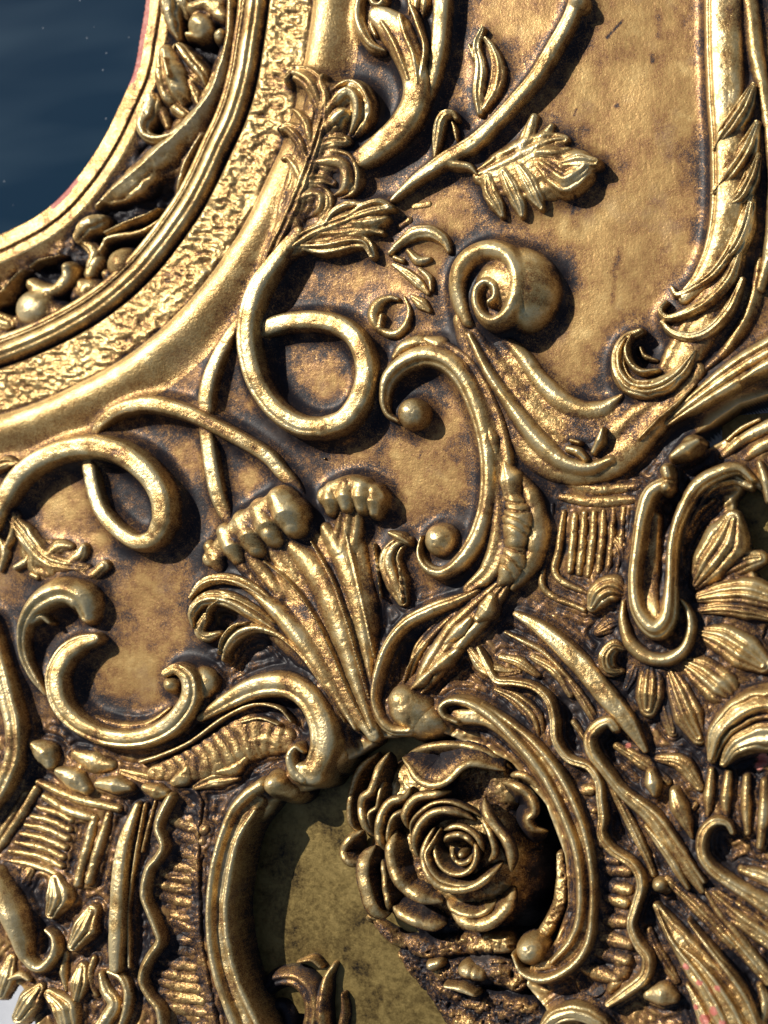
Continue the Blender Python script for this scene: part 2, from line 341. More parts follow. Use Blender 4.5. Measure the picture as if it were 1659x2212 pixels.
orn('acanthus_leaf', [K("610,550 680,505 750,490 815,470", [14, 26, 36, 22], [44, 48, 46, 40], 'b'), K("545,640 590,565 640,515 700,486 760,465 836,446", [16, 20, 20, 18, 16, 9], [60, 60, 64, 62, 60, 54], 'r', g=[(0, .12, .14)]),
    K("700,485 716,462 742,446 780,440", [10, 18, 20, 9], [60, 66, 66, 56], 'r', g=[(.2, .2, .2)]), K("752,464 782,446 815,438 842,446", [10, 18, 18, 8], [60, 68, 66, 52], 'r', g=[(.1, .2, .2)]), K("680,494 700,466 712,458", [8, 14, 10], [52, 50, 42], 'r'),
    K("690,500 740,494 790,492 822,500", [10, 18, 16, 7], [58, 56, 50, 40], 'r', g=[(0, .2, .15)]), K("650,530 700,528 752,518 785,522 800,548", [10, 20, 20, 16, 9], [56, 58, 56, 52, 40], 'r', g=[(-.3, .15, .18), (.25, .15, .18)]), K("760,480 800,476 832,470", [8, 16, 8], [56, 58, 48], 'r')], k=11, ws=1.2)

# --- vines
orn('vine_loop', [K("640,500 596,552 552,612 529,680 528,752 548,825 588,882 640,916 690,921", [18, 22, 26, 27, 28, 28, 28, 28, 28], [62, 70, 80, 88, 90, 88, 84, 80, 78], 'b', g=[(.35, .12, .03)]),
    K("690,921 737,903 769,862 784,810 777,758 754,718 718,696 676,689 636,690 596,697 560,712 540,724", [28, 28, 28, 28, 28, 27, 26, 26, 26, 25, 24, 22], [78, 76, 76, 78, 78, 76, 72, 68, 64, 60, 54, 48], 'b')], k=4, lump=1.1)
orn('vine_loop', [K("-30,1130 0,1078 30,1030 75,992 135,968 200,962 262,982 312,1024 340,1075 344,1122", [24, 25, 26, 27, 28, 30, 31, 31, 30, 28], [66, 70, 74, 80, 84, 88, 90, 90, 88, 84], 'b'),
    K("344,1122 325,1160 290,1170 252,1148 218,1110 200,1068 190,1020 186,990 190,966", [28, 25, 22, 20, 20, 19, 19, 19, 18], [84, 74, 66, 60, 56, 50, 46, 44, 44], 'b')], k=4, lump=1.1)
orn('vine', [K("203,938 216,912 245,888 285,874 333,872 400,890 467,922 533,958 575,986 605,1020 628,1044 652,1076", [14, 18, 20, 22, 22, 21, 20, 20, 20, 19, 18, 14], [40, 52, 62, 68, 70, 68, 64, 58, 50, 44, 38, 30], 'b')], lump=1.1)
orn('vine', [K("522,684 498,716 470,762 450,812 440,858 440,900 444,945 452,1005 466,1070 484,1112 505,1150", [14, 17, 18, 20, 21, 20, 20, 20, 20, 18, 14], [36, 40, 42, 46, 46, 42, 40, 40, 38, 32, 28], 'b')], lump=1.1)
orn('vine', [K("757,352 802,320 852,276 884,230 894,185 886,138 868,92 842,52 815,30", [22, 30, 33, 34, 34, 36, 40, 44, 30], [44, 56, 62, 66, 68, 70, 70, 68, 58], 'b', g=[(-.5, .1, .0), (-.1, .09, .0)]),
    K("880,170 858,110 838,70 822,45", [10, 13, 13, 8], [72, 80, 80, 72], 'r'), K("900,180 892,120 872,70 862,30", [8, 13, 13, 9], [72, 80, 80, 70], 'r'), K("908,160 915,100 900,50 885,10", [6, 10, 12, 9], [70, 74, 74, 66], 'r')], k=5, lump=1.1)
orn('curled_leaf', [K("830,108 800,94 782,70 770,40 770,5 782,-25", [8, 16, 18, 16, 15, 14], [50, 60, 66, 66, 62, 56], 'r'), K("792,-20 805,5 822,2 828,-25", [8, 12, 12, 8], [56, 62, 60, 50], 'r'), K("810,75 800,50 812,30", [8, 14, 10], [56, 52, 44], 'r')])
orn('vine', [K("915,225 928,170 942,100 948,40 952,-40", [14, 20, 22, 22, 22], [44, 50, 54, 56, 56], 'b')], lump=1.1)
orn('leaf', [K("885,-40 893,0 888,35 878,60", [20, 24, 20, 8], [46, 48, 44, 30], 'r', g=[(.2, .2, .2)]), K("918,-30 915,10 910,40", [14, 16, 8], [50, 48, 34], 'r')])
orn('vine', [K("845,430 886,392 950,345 1020,303 1075,250 1110,212 1156,158 1196,92 1228,34 1246,-20", [7, 14, 20, 21, 18, 18, 19, 20, 20, 18], [40, 46, 52, 54, 52, 52, 54, 56, 56, 50], 'b', g=[(-.45, .15, .05)]), K("950,348 985,352 1012,358 1030,376", [14, 16, 13, 5], [50, 48, 44, 36], 'r'), K("1244,-4", 27, 66, 'r')], lump=1.1)
orn('leaf', [K("936,335 940,295 945,262 955,243 972,240 982,252", [6, 13, 17, 17, 14, 8], [38, 44, 52, 58, 58, 46], 'r', g=[(0, .25, .14)]), K("985,300 980,275 975,262", [6, 9, 6], [34, 36, 34], 'r')])
orn('flame_leaf', [K("1034,240 1030,195 1034,140 1026,95 1040,58", [10, 18, 18, 13, 8], [30, 34, 36, 36, 32], 'r', g=[(.1, .25, .16)]), K("1044,230 1064,190 1072,140 1060,100 1046,80", [10, 20, 22, 16, 7], [28, 28, 28, 28, 28], 'r', g=[(-.2, .25, .14)]), K("1060,215 1084,178 1090,145", [6, 10, 6], [22, 20, 18], 'r'), K("1012,95 1022,125", 6, 26, 'r')], wash=-.05)
orn('acanthus_leaf', [K("1060,390 1120,385 1180,365 1240,360", [26, 46, 54, 40], [34, 40, 44, 48], 'b'), K("1036,376 1085,358 1140,330 1190,305 1215,300", [20, 40, 44, 36, 14], [34, 42, 44, 42, 34], 'r', g=[(-.35, .12, .16), (.1, .12, .16)]), K("1050,380 1056,410 1072,440 1082,462", [12, 20, 18, 8], [44, 48, 42, 30], 'r', g=[(0, .2, .14)]), K("1085,370 1102,405 1118,440 1125,462", [12, 20, 18, 8], [48, 54, 48, 32], 'r', g=[(0, .2, .14)]),
    K("1120,360 1142,395 1158,430 1168,446", [12, 20, 18, 8], [50, 56, 52, 32], 'r', g=[(.1, .2, .14)]), K("1165,352 1196,376 1216,388 1240,376 1262,358", [14, 24, 28, 26, 14], [52, 62, 70, 70, 60], 'r', g=[(.2, .2, .1)]), K("1215,350 1250,344 1282,346", [14, 22, 14], [56, 66, 62], 'r', g=[(.1, .2, .12)]),
    K("1120,330 1140,285 1152,250", [12, 20, 10], [38, 34, 26], 'r'), K("1155,320 1175,290 1190,270", [12, 18, 8], [38, 34, 26], 'r'), K("1160,328 1200,326 1225,320", [10, 16, 8], [52, 52, 44], 'r')], k=12, ws=1.2)

# --- great volute and its S-band
orn('volute', [K("1120,614", 90, 50, 'b'), K("1100,612", 98, 108, 'r'), K("1070,616", 60, 84, 'b'), K("1006,690 992,650 984,612 990,575 1012,548 1045,534 1080,540 1104,566 1114,604 1106,645 1086,678 1058,690 1036,676 1024,648 1028,620 1046,606 1064,616 1066,638 1054,650", [24, 28, 30, 31, 32, 32, 32, 31, 30, 29, 28, 26, 24, 22, 20, 19, 18, 16, 14], [64, 72, 80, 88, 94, 98, 102, 106, 110, 112, 113, 113, 112, 111, 111, 112, 114, 116, 118], 'r')], k=13, lump=1.2)
orn('scroll_band', [K("1000,690 1030,770 1075,850 1125,915 1190,968 1260,985 1330,965 1385,915 1440,862 1500,800", [30, 46, 60, 68, 70, 66, 58, 50, 42, 28], [50, 44, 40, 38, 38, 40, 42, 42, 42, 38], 'b', g=[(-.2, .25, .10)]),
    K("1076,716 1108,788 1160,858 1230,912 1300,922 1356,886", [30, 44, 52, 50, 44, 28], [30, 34, 34, 34, 34, 28], 'b'), K("1092,732 1128,768 1166,822 1224,872 1292,882 1344,852", [14, 20, 24, 26, 24, 10], [34, 42, 46, 46, 42, 34], 'r'), K("1012,722 1050,800 1098,872 1150,940 1206,990 1266,1008 1318,992", [10, 16, 20, 24, 26, 22, 12], [58, 62, 64, 66, 66, 62, 54], 'r'),
    K("1378,948 1420,905 1465,866 1500,830", [9, 14, 14, 8], [52, 60, 60, 50], 'v')], k=18)
orn('nodule', [K("1300,925 1292,950 1280,975", [9, 17, 12], [72, 78, 64], 'r'), ])
orn('nodule', [K("1225,968 1245,974 1262,990", [14, 16, 12], [74, 78, 70], 'r'), K("1232,950 1250,955", 9, 72, 'r')])

# --- border moulding on the right, twisted with leaves
orn('border_moulding', [K("1560,-40 1560,60 1562,140 1566,220 1572,300 1574,400 1566,480 1548,545 1518,600 1480,640", [46, 46, 46, 46, 46, 48, 46, 42, 34, 20], [56, 56, 58, 60, 62, 64, 62, 58, 52, 44], 'b', g=[(.62, .07, .12), (.1, .35, -.04)])], lump=1.2)
orn('border_foot', [K("1590,500 1560,600 1515,690 1470,770 1420,850", [30, 46, 50, 46, 30], [44, 46, 44, 42, 36], 'b', g=[(.3, .2, .08)]), K("1640,560 1620,660 1570,750 1520,800", [24, 34, 34, 20], [26, 30, 30, 26], 'c')], k=12)
orn('border_bead', [K("1612,-40 1622,40 1630,110 1648,200 1662,300 1668,420 1660,540 1640,620", [24, 24, 22, 20, 18, 18, 18, 14], [38, 40, 40, 40, 40, 40, 38, 30], 'r'), K("1690,-40 1700,200 1720,500", 40, 20, 'r')], lump=1.2)
for a, w_ in (("1626,180 1598,232 1562,285 1540,322", [12, 28, 30, 10]), ("1634,262 1606,322 1568,378 1540,414", [12, 32, 34, 11]), ("1636,330 1614,385 1590,425 1562,438", [10, 24, 24, 9]), ("1622,420 1602,490 1576,540 1548,572", [12, 26, 26, 9])):
    orn('twist_leaf', [K(a, w_, [58, 80, 84, 60], 'r', g=[(.3, .12, .13), (-.1, .12, .13), (-.5, .12, .10)])], lump=2.0)
orn('curled_leaf', [K("1600,470 1578,530 1540,585 1494,618 1462,634 1450,620", [12, 20, 20, 16, 13, 8], [62, 72, 74, 68, 58, 44], 'r', g=[(0, .15, .14)]), K("1596,540 1570,600 1524,648 1476,674 1440,684 1424,668 1436,650", [12, 20, 22, 19, 16, 12, 8], [62, 72, 76, 72, 66, 60, 48], 'r', g=[(.1, .12, .14)]),
    K("1602,600 1574,660 1534,706 1494,724 1452,716 1428,694", [10, 17, 18, 18, 16, 9], [56, 64, 68, 66, 62, 54], 'r', g=[(0, .15, .1)])], k=5)
orn('curled_leaf', [K("1382,712 1350,728 1332,760 1336,802 1364,832 1412,834 1462,806 1500,758", [10, 18, 22, 26, 28, 27, 22, 9], [50, 62, 72, 76, 76, 72, 64, 50], 'r', g=[(.1, .1, .14), (-.4, .1, .1)]), K("1362,722 1350,752 1358,780 1382,800 1420,798", [7, 10, 11, 12, 8], [64, 76, 78, 76, 66], 'r'), K("1382,750 1392,768 1420,778", [7, 9, 5], [40, 40, 34], 'r')], k=5)
orn('ridged_band', [K("1440,912 1480,880 1540,836 1606,792 1690,745", [10, 24, 34, 40, 44], [40, 50, 60, 66, 70], 'b', g=[(-.3, .12, .12), (.25, .12, .14)]), K("1600,820 1640,795 1700,765", [10, 20, 24], [74, 84, 88], 'r')])
orn('ridged_band', [K("1560,985 1610,945 1700,900", [12, 16, 20], [16, 20, 24], 'r'), K("1590,1010 1640,965 1710,935", [12, 16, 20], [10, 16, 20], 'r'), K("1570,950 1600,925 1640,905", [5, 6, 5], [10, 10, 10], 'r')])

# --- small chips of ornament between the vines and the volute
orn('small_scroll', [K("858,645 838,642 812,654 802,682 818,710 850,720 874,700 882,668 872,640", [6, 11, 18, 17, 12, 14, 12, 8, 4], [20, 26, 36, 36, 28, 30, 26, 20, 12], 'r'), K("822,680 818,705", 8, 34, 'r')])
orn('small_leaf', [K("848,570 872,585 896,604 922,632", [6, 13, 15, 7], [20, 28, 28, 20], 'r', g=[(0, .25, .2)]), K("905,580 925,600 930,625", [8, 11, 6], 22, 'r')])
orn('small_leaf', [K("888,640 905,652 924,668", [8, 17, 8], [24, 28, 22], 'r', g=[(.1, .25, .16)])])
orn('small_leaf', [K("840,545 862,522 892,500 925,498 955,515 968,540", [8, 14, 20, 20, 16, 9], [22, 28, 34, 36, 34, 26], 'r'), K("880,540 900,560 925,558", [9, 15, 8], [20, 26, 20], 'r'), K("862,490 882,475", 12, 12, 'r'), K("850,555 868,562", 8, 22, 'r')])
orn('small_leaf', [K("895,445 925,440", 10, 6, 'b')])
for u, v, r in ((775, 282, 8), (889, 288, 8), (868, 1257, 7), (1190, 70, 4), (700, 990, 4)):
    orn('drip', [K(f"{u},{v}", r, 12, 'r')])

# --- upper C-scroll with balls
cs = orn('c_scroll', [K("866,762 925,748 985,772 1026,824 1056,892 1074,960 1080,1040 1066,1120", [14, 24, 28, 30, 32, 32, 30, 18], [40, 50, 54, 54, 54, 54, 54, 48], 'b', g=[(-.2, .3, .10)]), K("1074,1000 1086,1080 1082,1160 1056,1230 1010,1272", [20, 34, 36, 30, 16], [50, 56, 56, 50, 42], 'b', g=[(0, .3, .06)]), K("858,908 834,892 824,858 832,815 862,782 908,764 955,772 992,806 1018,856 1038,915 1050,980 1052,1045 1044,1105 1022,1165 988,1212 950,1236 918,1226 902,1196 908,1160", [8, 14, 20, 25, 29, 31, 31, 30, 29, 28, 27, 27, 27, 27, 26, 23, 17, 12, 7], [40, 52, 60, 66, 70, 72, 72, 70, 68, 68, 68, 68, 68, 66, 64, 62, 58, 54, 48], 'r', g=[(.45, .14, .10)])], lump=1.2)
orn('ball', [K("880,888", 38, 82, 'r')], parent=cs)
orn('ball', [K("942,1164", 41, 78, 'r'), K("962,1166", 52, 46, 'c')], parent=cs, k=20)
orn('husk', [K("850,770 870,748 905,738 925,746", [13, 20, 23, 10], [40, 46, 46, 38], 'r')]); orn('husk', [K("918,732 945,744 968,756", [13, 27, 13], [46, 56, 46], 'r')])
orn('husk', [K("978,770 996,796 1008,826", [17, 28, 13], [52, 62, 54], 'r')]); orn('husk', [K("1024,866 1036,890 1046,912", [10, 19, 12], [58, 66, 58], 'r')]); orn('husk', [K("1050,916 1060,945 1070,978", [13, 23, 14], [58, 66, 56], 'r')])
orn('husk', [K("975,754 990,766", 9, 48, 'r')])
orn('husk', [K("1088,1000 1094,1035 1100,1070", [13, 35, 31], [56, 74, 66], 'r', g=[(.2, .12, .06), (.6, .12, .06)])])
orn('shell_husk', [K("1104,1072 1110,1118 1106,1165", [26, 44, 36], [66, 90, 80], 'r', cr=[(.15, .03, .10, .14), (.34, .03, .11, .16), (.52, .03, .10, .16), (.72, .03, .10, .14)])], k=6)
orn('shell_husk', [K("1106,1168 1104,1200 1092,1236 1076,1262", [30, 40, 32, 12], [66, 76, 68, 46], 'r', cr=[(.2, .03, .10, .14), (.4, .03, .11, .14), (.62, .03, .10, .12)])], k=6)
orn('crescent', [K("1110,1010 1142,1070 1152,1140 1140,1210 1105,1270", [10, 26, 34, 30, 10], [36, 50, 56, 50, 36], 'r', rib=(6, .04, .2))])
orn('husk', [K("1058,1292 1046,1315 1030,1335", [19, 28, 17], [58, 68, 56], 'r', g=[(.1, .2, .06)])]); orn('husk', [K("1014,1336 988,1362 962,1388", [13, 23, 12], [50, 56, 46], 'r')])
orn('husk', [K("985,1405 955,1428 930,1450", [13, 23, 13], [54, 62, 52], 'r')]); orn('husk', [K("930,1450 906,1472 886,1490", [10, 19, 10], [46, 56, 46], 'r')])
# lower C-scroll
cs2 = orn('c_scroll', [K("1084,1262 1040,1312 985,1366 940,1430 900,1492", [20, 36, 38, 34, 20], [40, 46, 44, 42, 36], 'b', g=[(-.3, .15, .14), (.2, .15, .12)]), K("1030,1275 985,1296 930,1316 872,1346 834,1392 812,1448 803,1505 816,1550 842,1576 880,1580", [10, 18, 20, 19, 17, 16, 16, 17, 18, 14], [44, 52, 58, 62, 64, 66, 66, 64, 60, 50], 'r', g=[(.4, .16, .12)]), K("900,1552", 62, 58, 'r', z0=-90), K("930,1556", 52, 44, 'r', z0=-90)], k=26)
orn('ball', [K("860,1516 866,1530", [40, 45], [82, 78], 'r'), K("884,1540", 50, 66, 'r')], parent=cs2, k=24)#], parent=cs2)
orn('inner_leaf', [K("1010,1300 960,1340 905,1400 880,1470", [30, 50, 46, 20], [26, 34, 30, 20], 'c', g=[(-.3, .1, .2), (.1, .1, .2), (.4, .1, .2)]), K("905,1400 880,1440 868,1485", [6, 8, 5], [34, 36, 30], 'v')])

# --- fan of acanthus flutes
fan = [("742,1560 700,1490 650,1420 596,1372 540,1346", [9, 15, 17, 16, 8], [54, 60, 64, 62, 50], 'v'), ("766,1575 714,1490 662,1408 608,1338 556,1288 525,1268", [8, 20, 28, 30, 26, 11], [52, 58, 64, 68, 66, 54], 'r'),
       ("796,1580 752,1502 714,1414 674,1330 618,1254 566,1212", [6, 10, 12, 12, 11, 7], [60, 72, 78, 76, 64, 50], 'v'),
       ("802,1572 772,1490 744,1400 716,1312 672,1228 616,1168", [8, 22, 34, 42, 38, 22], [54, 62, 68, 68, 60, 48], 'r'), ("794,1510 768,1424 744,1336 712,1246 668,1168", [5, 9, 10, 10, 7], [62, 74, 76, 68, 52], 'v'),
       ("802,1480 786,1392 768,1302 740,1216 698,1140", [7, 22, 34, 34, 18], [50, 58, 60, 54, 44], 'r'), ("806,1420 790,1340 772,1260 752,1180 742,1130", [6, 10, 12, 12, 8], [50, 58, 58, 52, 42], 'v')]
lf = orn('shell_fan', [K("806,1590 740,1480 660,1390 580,1320", [18, 44, 60, 50], [42, 48, 46, 40], 'b'), K("806,1590 745,1470 690,1350 640,1230", [18, 50, 70, 60], [42, 50, 48, 36], 'b'), K("808,1580 770,1460 735,1330 700,1180", [14, 44, 64, 54], [42, 50, 48, 34], 'b'), K("812,1540 795,1420 775,1300 755,1180", [10, 26, 40, 34], [34, 40, 38, 30], 'b'), K("640,1240 612,1190 590,1150", [40, 44, 40], [38, 44, 54], 'b', g=[(-.4, .15, .12), (.2, .15, .12)]), K("730,1220 745,1150 752,1100", [34, 36, 34], [34, 42, 54], 'b', g=[(-.3, .15, .12), (.3, .15, .12)]), K("590,1290 545,1235 520,1200", [30, 36, 34], [40, 42, 48], 'b', g=[(0, .15, .12)])] + [K(a, b, c, p) for a, b, c, p in fan], k=12)
for a, b, c in (("596,1362 545,1326 500,1300 455,1290 425,1300 408,1325 412,1352", [10, 24, 26, 26, 24, 18, 9], [52, 60, 66, 74, 78, 72, 56]), ("600,1320 560,1284 510,1256 462,1250 430,1262 408,1290", [8, 14, 17, 18, 18, 10], [56, 64, 70, 74, 74, 62]), ("590,1345 540,1310 490,1290 450,1310 440,1340", [6, 10, 11, 10, 7], [62, 70, 76, 74, 60]), ("440,1330 425,1360 440,1375 470,1368", [14, 18, 16, 8], [56, 52, 46, 40])):
    orn('curled_lobe', [K(a, b, c, 'r', g=[(.2, .16, .12)])], parent=lf)
orn('curled_lobe', [K("640,1400 600,1372 550,1356 510,1368 486,1398 480,1425", [6, 11, 14, 16, 16, 9], [50, 56, 60, 62, 58, 48], 'r'), K("530,1345 500,1352 476,1380 470,1412", [5, 7, 7, 5], [64, 70, 70, 60], 'r')], parent=lf)
orn('side_lobe', [K("866,1298 848,1250 836,1210 850,1178 882,1165", [16, 30, 32, 24, 10], [34, 40, 42, 44, 40], 'r', g=[(.4, .1, .2), (-.3, .1, .12)]), K("838,1150 856,1158 880,1172", [9, 16, 9], [50, 60, 50], 'r'), K("820,1290 812,1230 804,1175", [6, 7, 5], [36, 40, 36], 'v'), K("866,1296 862,1260 858,1220", [5, 5, 4], [44, 46, 44], 'v')], parent=lf)
# rolled leaf ends
tip1 = []
for q, (u, v, r, z) in enumerate(((458, 1204, 25, 62), (488, 1172, 34, 80), (524, 1148, 40, 94), (562, 1124, 44, 106), (602, 1100, 47, 118))):
    tip1.append(K(f"{u + 20},{v + 34} {u},{v} {u - 10},{v - 24}", [r * .7, r, r * .8], [z - 22, z, z - 16], 'r'))
orn('rolled_tip', tip1 + [K("450,1206 520,1140 600,1088", [22, 40, 42], [50, 78, 92], 'b'), K("574,1150", 30, 98, 'r'), K("634,1092", 44, 64, 'c')], k=7, lump=1.0)
tip2 = [K(f"{u + 4},{v + 26} {u},{v} {u + 4},{v - 20}", [r * .7, r, r * .8], [z - 16, z, z - 14], 'r') for u, v, r, z in ((706, 1074, 29, 84), (738, 1066, 31, 94), (772, 1068, 31, 92), (800, 1078, 28, 80))]
orn('rolled_tip', tip2 + [K("700,1070 750,1052 806,1072", [26, 34, 28], [66, 78, 64], 'b'), K("818,1088", 30, 48, 'c')], k=7, lump=1.0)

# --- scrolls at the left
orn('hook_scroll', [K("182,1330 168,1296 132,1276 92,1286 58,1316 40,1362 44,1415 66,1462 95,1500", [24, 38, 38, 32, 22, 15, 14, 13, 7], [60, 84, 90, 86, 76, 64, 54, 46, 34], 'r', g=[(-.2, .2, .10)]), K("58,1350 84,1332 104,1345", [9, 14, 8], [56, 58, 46], 'r')], k=4)
csb = orn('c_scroll', [K("200,1380 165,1390 132,1416 112,1462 122,1520 164,1566 232,1594 302,1594 362,1566 400,1516 402,1470 378,1446 354,1454", [16, 26, 28, 27, 26, 25, 25, 25, 26, 28, 27, 22, 14], [56, 66, 74, 78, 78, 74, 70, 70, 74, 82, 88, 92, 90], 'b', g=[(.35, .14, .08)]), K("186,1542 250,1566 316,1564 366,1530", [8, 13, 13, 7], [30, 36, 36, 28], 'r'), K("420,1480", 46, 60, 'b')], k=4)
orn('ball', [K("362,1478", 27, 92, 'r')], parent=csb)
csc = orn('c_scroll', [K("430,1550 483,1516 548,1484 612,1480 660,1510 686,1560 692,1608 678,1652", [12, 22, 28, 32, 33, 34, 36, 32], [52, 60, 68, 76, 82, 86, 88, 84], 'b', g=[(.3, .2, .06)]), K("640,1668 668,1672", [34, 40], [88, 84], 'b', z0=-90), K("700,1630", 56, 62, 'r', z0=-90)], k=20)
orn('spiral', [K("650,1684 628,1664 622,1634 636,1614 652,1624", [20, 22, 20, 15, 9], [92, 98, 100, 98, 92], 'r')], parent=csc)
orn('rim_line', [K("300,1646 350,1630 410,1602 480,1552 545,1522 600,1530 628,1560", [7, 8, 8, 9, 9, 8, 5], [34, 40, 44, 46, 46, 42, 34], 'r')])
orn('ribbed_shell', [K("330,1672 400,1654 470,1626 540,1590 606,1600", [20, 42, 56, 58, 34], [24, 30, 34, 34, 28], 'b', rib=(12, .10, .4)), K("520,1560 560,1552 600,1566", [5, 6, 5], [40, 42, 38], 'r'), K("540,1600 575,1596 600,1610", [10, 18, 10], [34, 36, 32], 'r')])
for a, w_, z_ in (("66,1610 88,1632 100,1652", [12, 24, 14], [46, 62, 50]), ("122,1668 148,1684 176,1704", [12, 24, 14], [42, 58, 48]), ("208,1694 240,1698 272,1702", [12, 19, 10], [42, 56, 46]), ("308,1702 330,1712 352,1714", [11, 18, 10], [42, 56, 46]), ("372,1690 392,1676 404,1660", [12, 20, 12], [36, 44, 36]), ("470,1668 500,1662 528,1640", [10, 16, 9], [34, 42, 34]), ("160,1630 200,1650 235,1655", [14, 24, 12], [28, 32, 26])):
    orn('bead', [K(a, [q * 1.25 for q in w_], z_, 'r', g=[(.2, .3, .05)])], lump=2.0)
orn('leaf', [K("420,1700 460,1684 510,1680", [12, 26, 10], [20, 30, 22], 'r', g=[(0, .2, .2)]), K("260,1668 330,1690 380,1700", [12, 24, 10], [18, 22, 18], 'r', g=[(0, .2, .2)])])
orn('scroll_band', [K("-40,1330 -14,1420 6,1500 22,1570 20,1640 -8,1710 -40,1750", [18, 22, 24, 24, 24, 22, 18], [60, 66, 70, 72, 72, 70, 66], 'b', g=[(-.2, .2, .06)])])
orn('leaf', [K("20,1120 44,1150 66,1180 100,1212 140,1222 188,1226", [10, 14, 15, 14, 12, 6], [40, 42, 42, 40, 36, 26], 'r', g=[(0, .14, .16)]), K("70,1185 66,1220 78,1238", [8, 12, 6], [34, 32, 24], 'r'), K("96,1212 112,1236 122,1252", [8, 14, 7], [36, 34, 24], 'r'), K("126,1222 146,1240 150,1250", [8, 13, 6], [34, 30, 22], 'r'), K("96,1200 124,1180 150,1180", [7, 12, 6], [34, 32, 24], 'r'), K("140,1218 166,1200 176,1182", [7, 12, 7], [32, 30, 26], 'r'), K("160,1226 190,1244 220,1222", [7, 11, 9], [30, 28, 28], 'r'), K("70,1190 110,1214 150,1224", [20, 30, 20], [22, 24, 20], 'b')], k=8, ws=1.8)
orn('leaf', [K("-20,1010 6,998 34,1000", [14, 20, 8], [46, 44, 36], 'r', g=[(0, .2, .2)]), K("-20,1080 20,1100 26,1140 10,1180", [10, 16, 16, 8], [34, 40, 38, 30], 'r'), K("30,1225 52,1212 60,1196", [10, 14, 7], [26, 30, 24], 'r'), K("-10,1150 6,1190 -2,1230", [12, 15, 8], [22, 26, 18], 'r'), K("66,1240 78,1246", 11, 26, 'r')])

# --- trellis panels
for a in ("80,1690 150,1722 252,1748", "92,1722 140,1750 196,1768"): orn('trellis_bar', [K(a, [11, 14, 12], [20, 24, 20], 'r')], lump=2.0)
for a in ("74,1704 40,1760 0,1822 -30,1860", "50,1716 24,1760 -20,1830"): orn('trellis_bar', [K(a, 13, [18, 22, 20, 18], 'r')])
for a in ("200,1768 186,1820 168,1888 164,1910", "232,1760 208,1830 188,1905"): orn('trellis_bar', [K(a, [11, 14, 13], [20, 26, 24], 'r')], lump=2.0)
for k in range(7):
    x0, y0 = 78 - 12 * k, 1744 + 19 * k
    orn('trellis_rib', [K(f"{x0},{y0} {(x0 + 152 - 4 * k) / 2 + 4:.0f},{y0 + 12} {150 - 4 * k},{y0 + 28 + k}", [8, 11, 10], [14, 18, 16], 'r')], lump=2.2)
for k in range(4):
    orn('trellis_rib', [K(f"{6 + 14 * k},{1884 - 2 * k} {4 + 14 * k},{1930 + 2 * k}", 6, 12, 'r')])
for a in ("1208,1040 1290,1056 1380,1050", "1212,1072 1290,1084 1380,1076"): orn('trellis_bar', [K(a, [13, 17, 13], [13, 17, 13], 'r')], lump=2.0)
for a in ("1216,1106 1206,1180 1200,1244 1282,1288", "1192,1090 1184,1180 1172,1270 1262,1318"): orn('trellis_bar', [K(a, [8, 11, 10, 8], [14, 18, 16, 14], 'r')], lump=2.0)
for k in range(6):
    orn('trellis_rib', [K(f"{1240 + 21 * k},{1112 - 3 * k} {1236 + 21 * k},{1170} {1230 + 20 * k},{1232 + 5 * k}", [9, 12, 10], [12, 16, 13], 'r')], lump=2.2)

# --- lower left: beads, wavy ribbon, long C-scroll beside the opening
orn('straight_bead', [K("294,1740 276,1784 260,1832 250,1900 246,1980 244,2040 244,2092", [9, 16, 19, 20, 20, 20, 16], [34, 46, 54, 58, 58, 58, 50], 'b', g=[(.4, .2, .03)])])
orn('wire', [K("312,1738 298,1810 287,1876 277,1950 275,2020 278,2090", [7, 7, 7, 7, 7, 6], [26, 30, 32, 32, 32, 28], 'r')]); orn('wire', [K("334,1730 318,1790 306,1840", [6, 8, 6], [22, 26, 22], 'r')])
orn('wavy_ribbon', [K("362,1722 342,1760 334,1792 346,1828 334,1854 314,1880 304,1934 318,1975 332,2010 338,2036 318,2066 304,2094 300,2124 316,2156 338,2186 344,2240", 14, [44, 52, 56, 58, 58, 58, 60, 60, 60, 60, 60, 60, 60, 58, 56, 54], 'r', g=[(.3, .3, .10)])], k=3)
orn('ribbed_cove', [K("400,1735 390,1800 384,1880 382,1960 386,2050 400,2140 420,2240", [40, 46, 52, 56, 58, 60, 60], [12, 14, 16, 16, 16, 14, 12], 'u', rib=(17, .06, .1))], wash=.30, lump=3.0)
csd = orn('c_scroll', [K("560,1696 524,1722 493,1762 464,1846 449,1936 450,2036 466,2118 496,2200 520,2260", [20, 18, 16, 16, 16, 16, 17, 18, 18], [70, 70, 72, 74, 76, 76, 76, 74, 72], 'r'), K("548,1752 512,1812 492,1896 484,1968 490,2040 506,2110 536,2180 566,2240", [10, 13, 14, 14, 14, 14, 14, 12], [58, 62, 64, 64, 64, 62, 60, 58], 'r'), K("548,1728 500,1800 472,1900 468,2000 478,2080 512,2180 540,2250", [30, 28, 30, 30, 30, 30, 30], [44, 48, 50, 52, 52, 50, 48], 'b', z0=-90)], k=3)
orn('ball', [K("584,1698", 44, 92, 'r', z0=-90), K("610,1706", 42, 56, 'r', z0=-90)], parent=csd, k=20); 
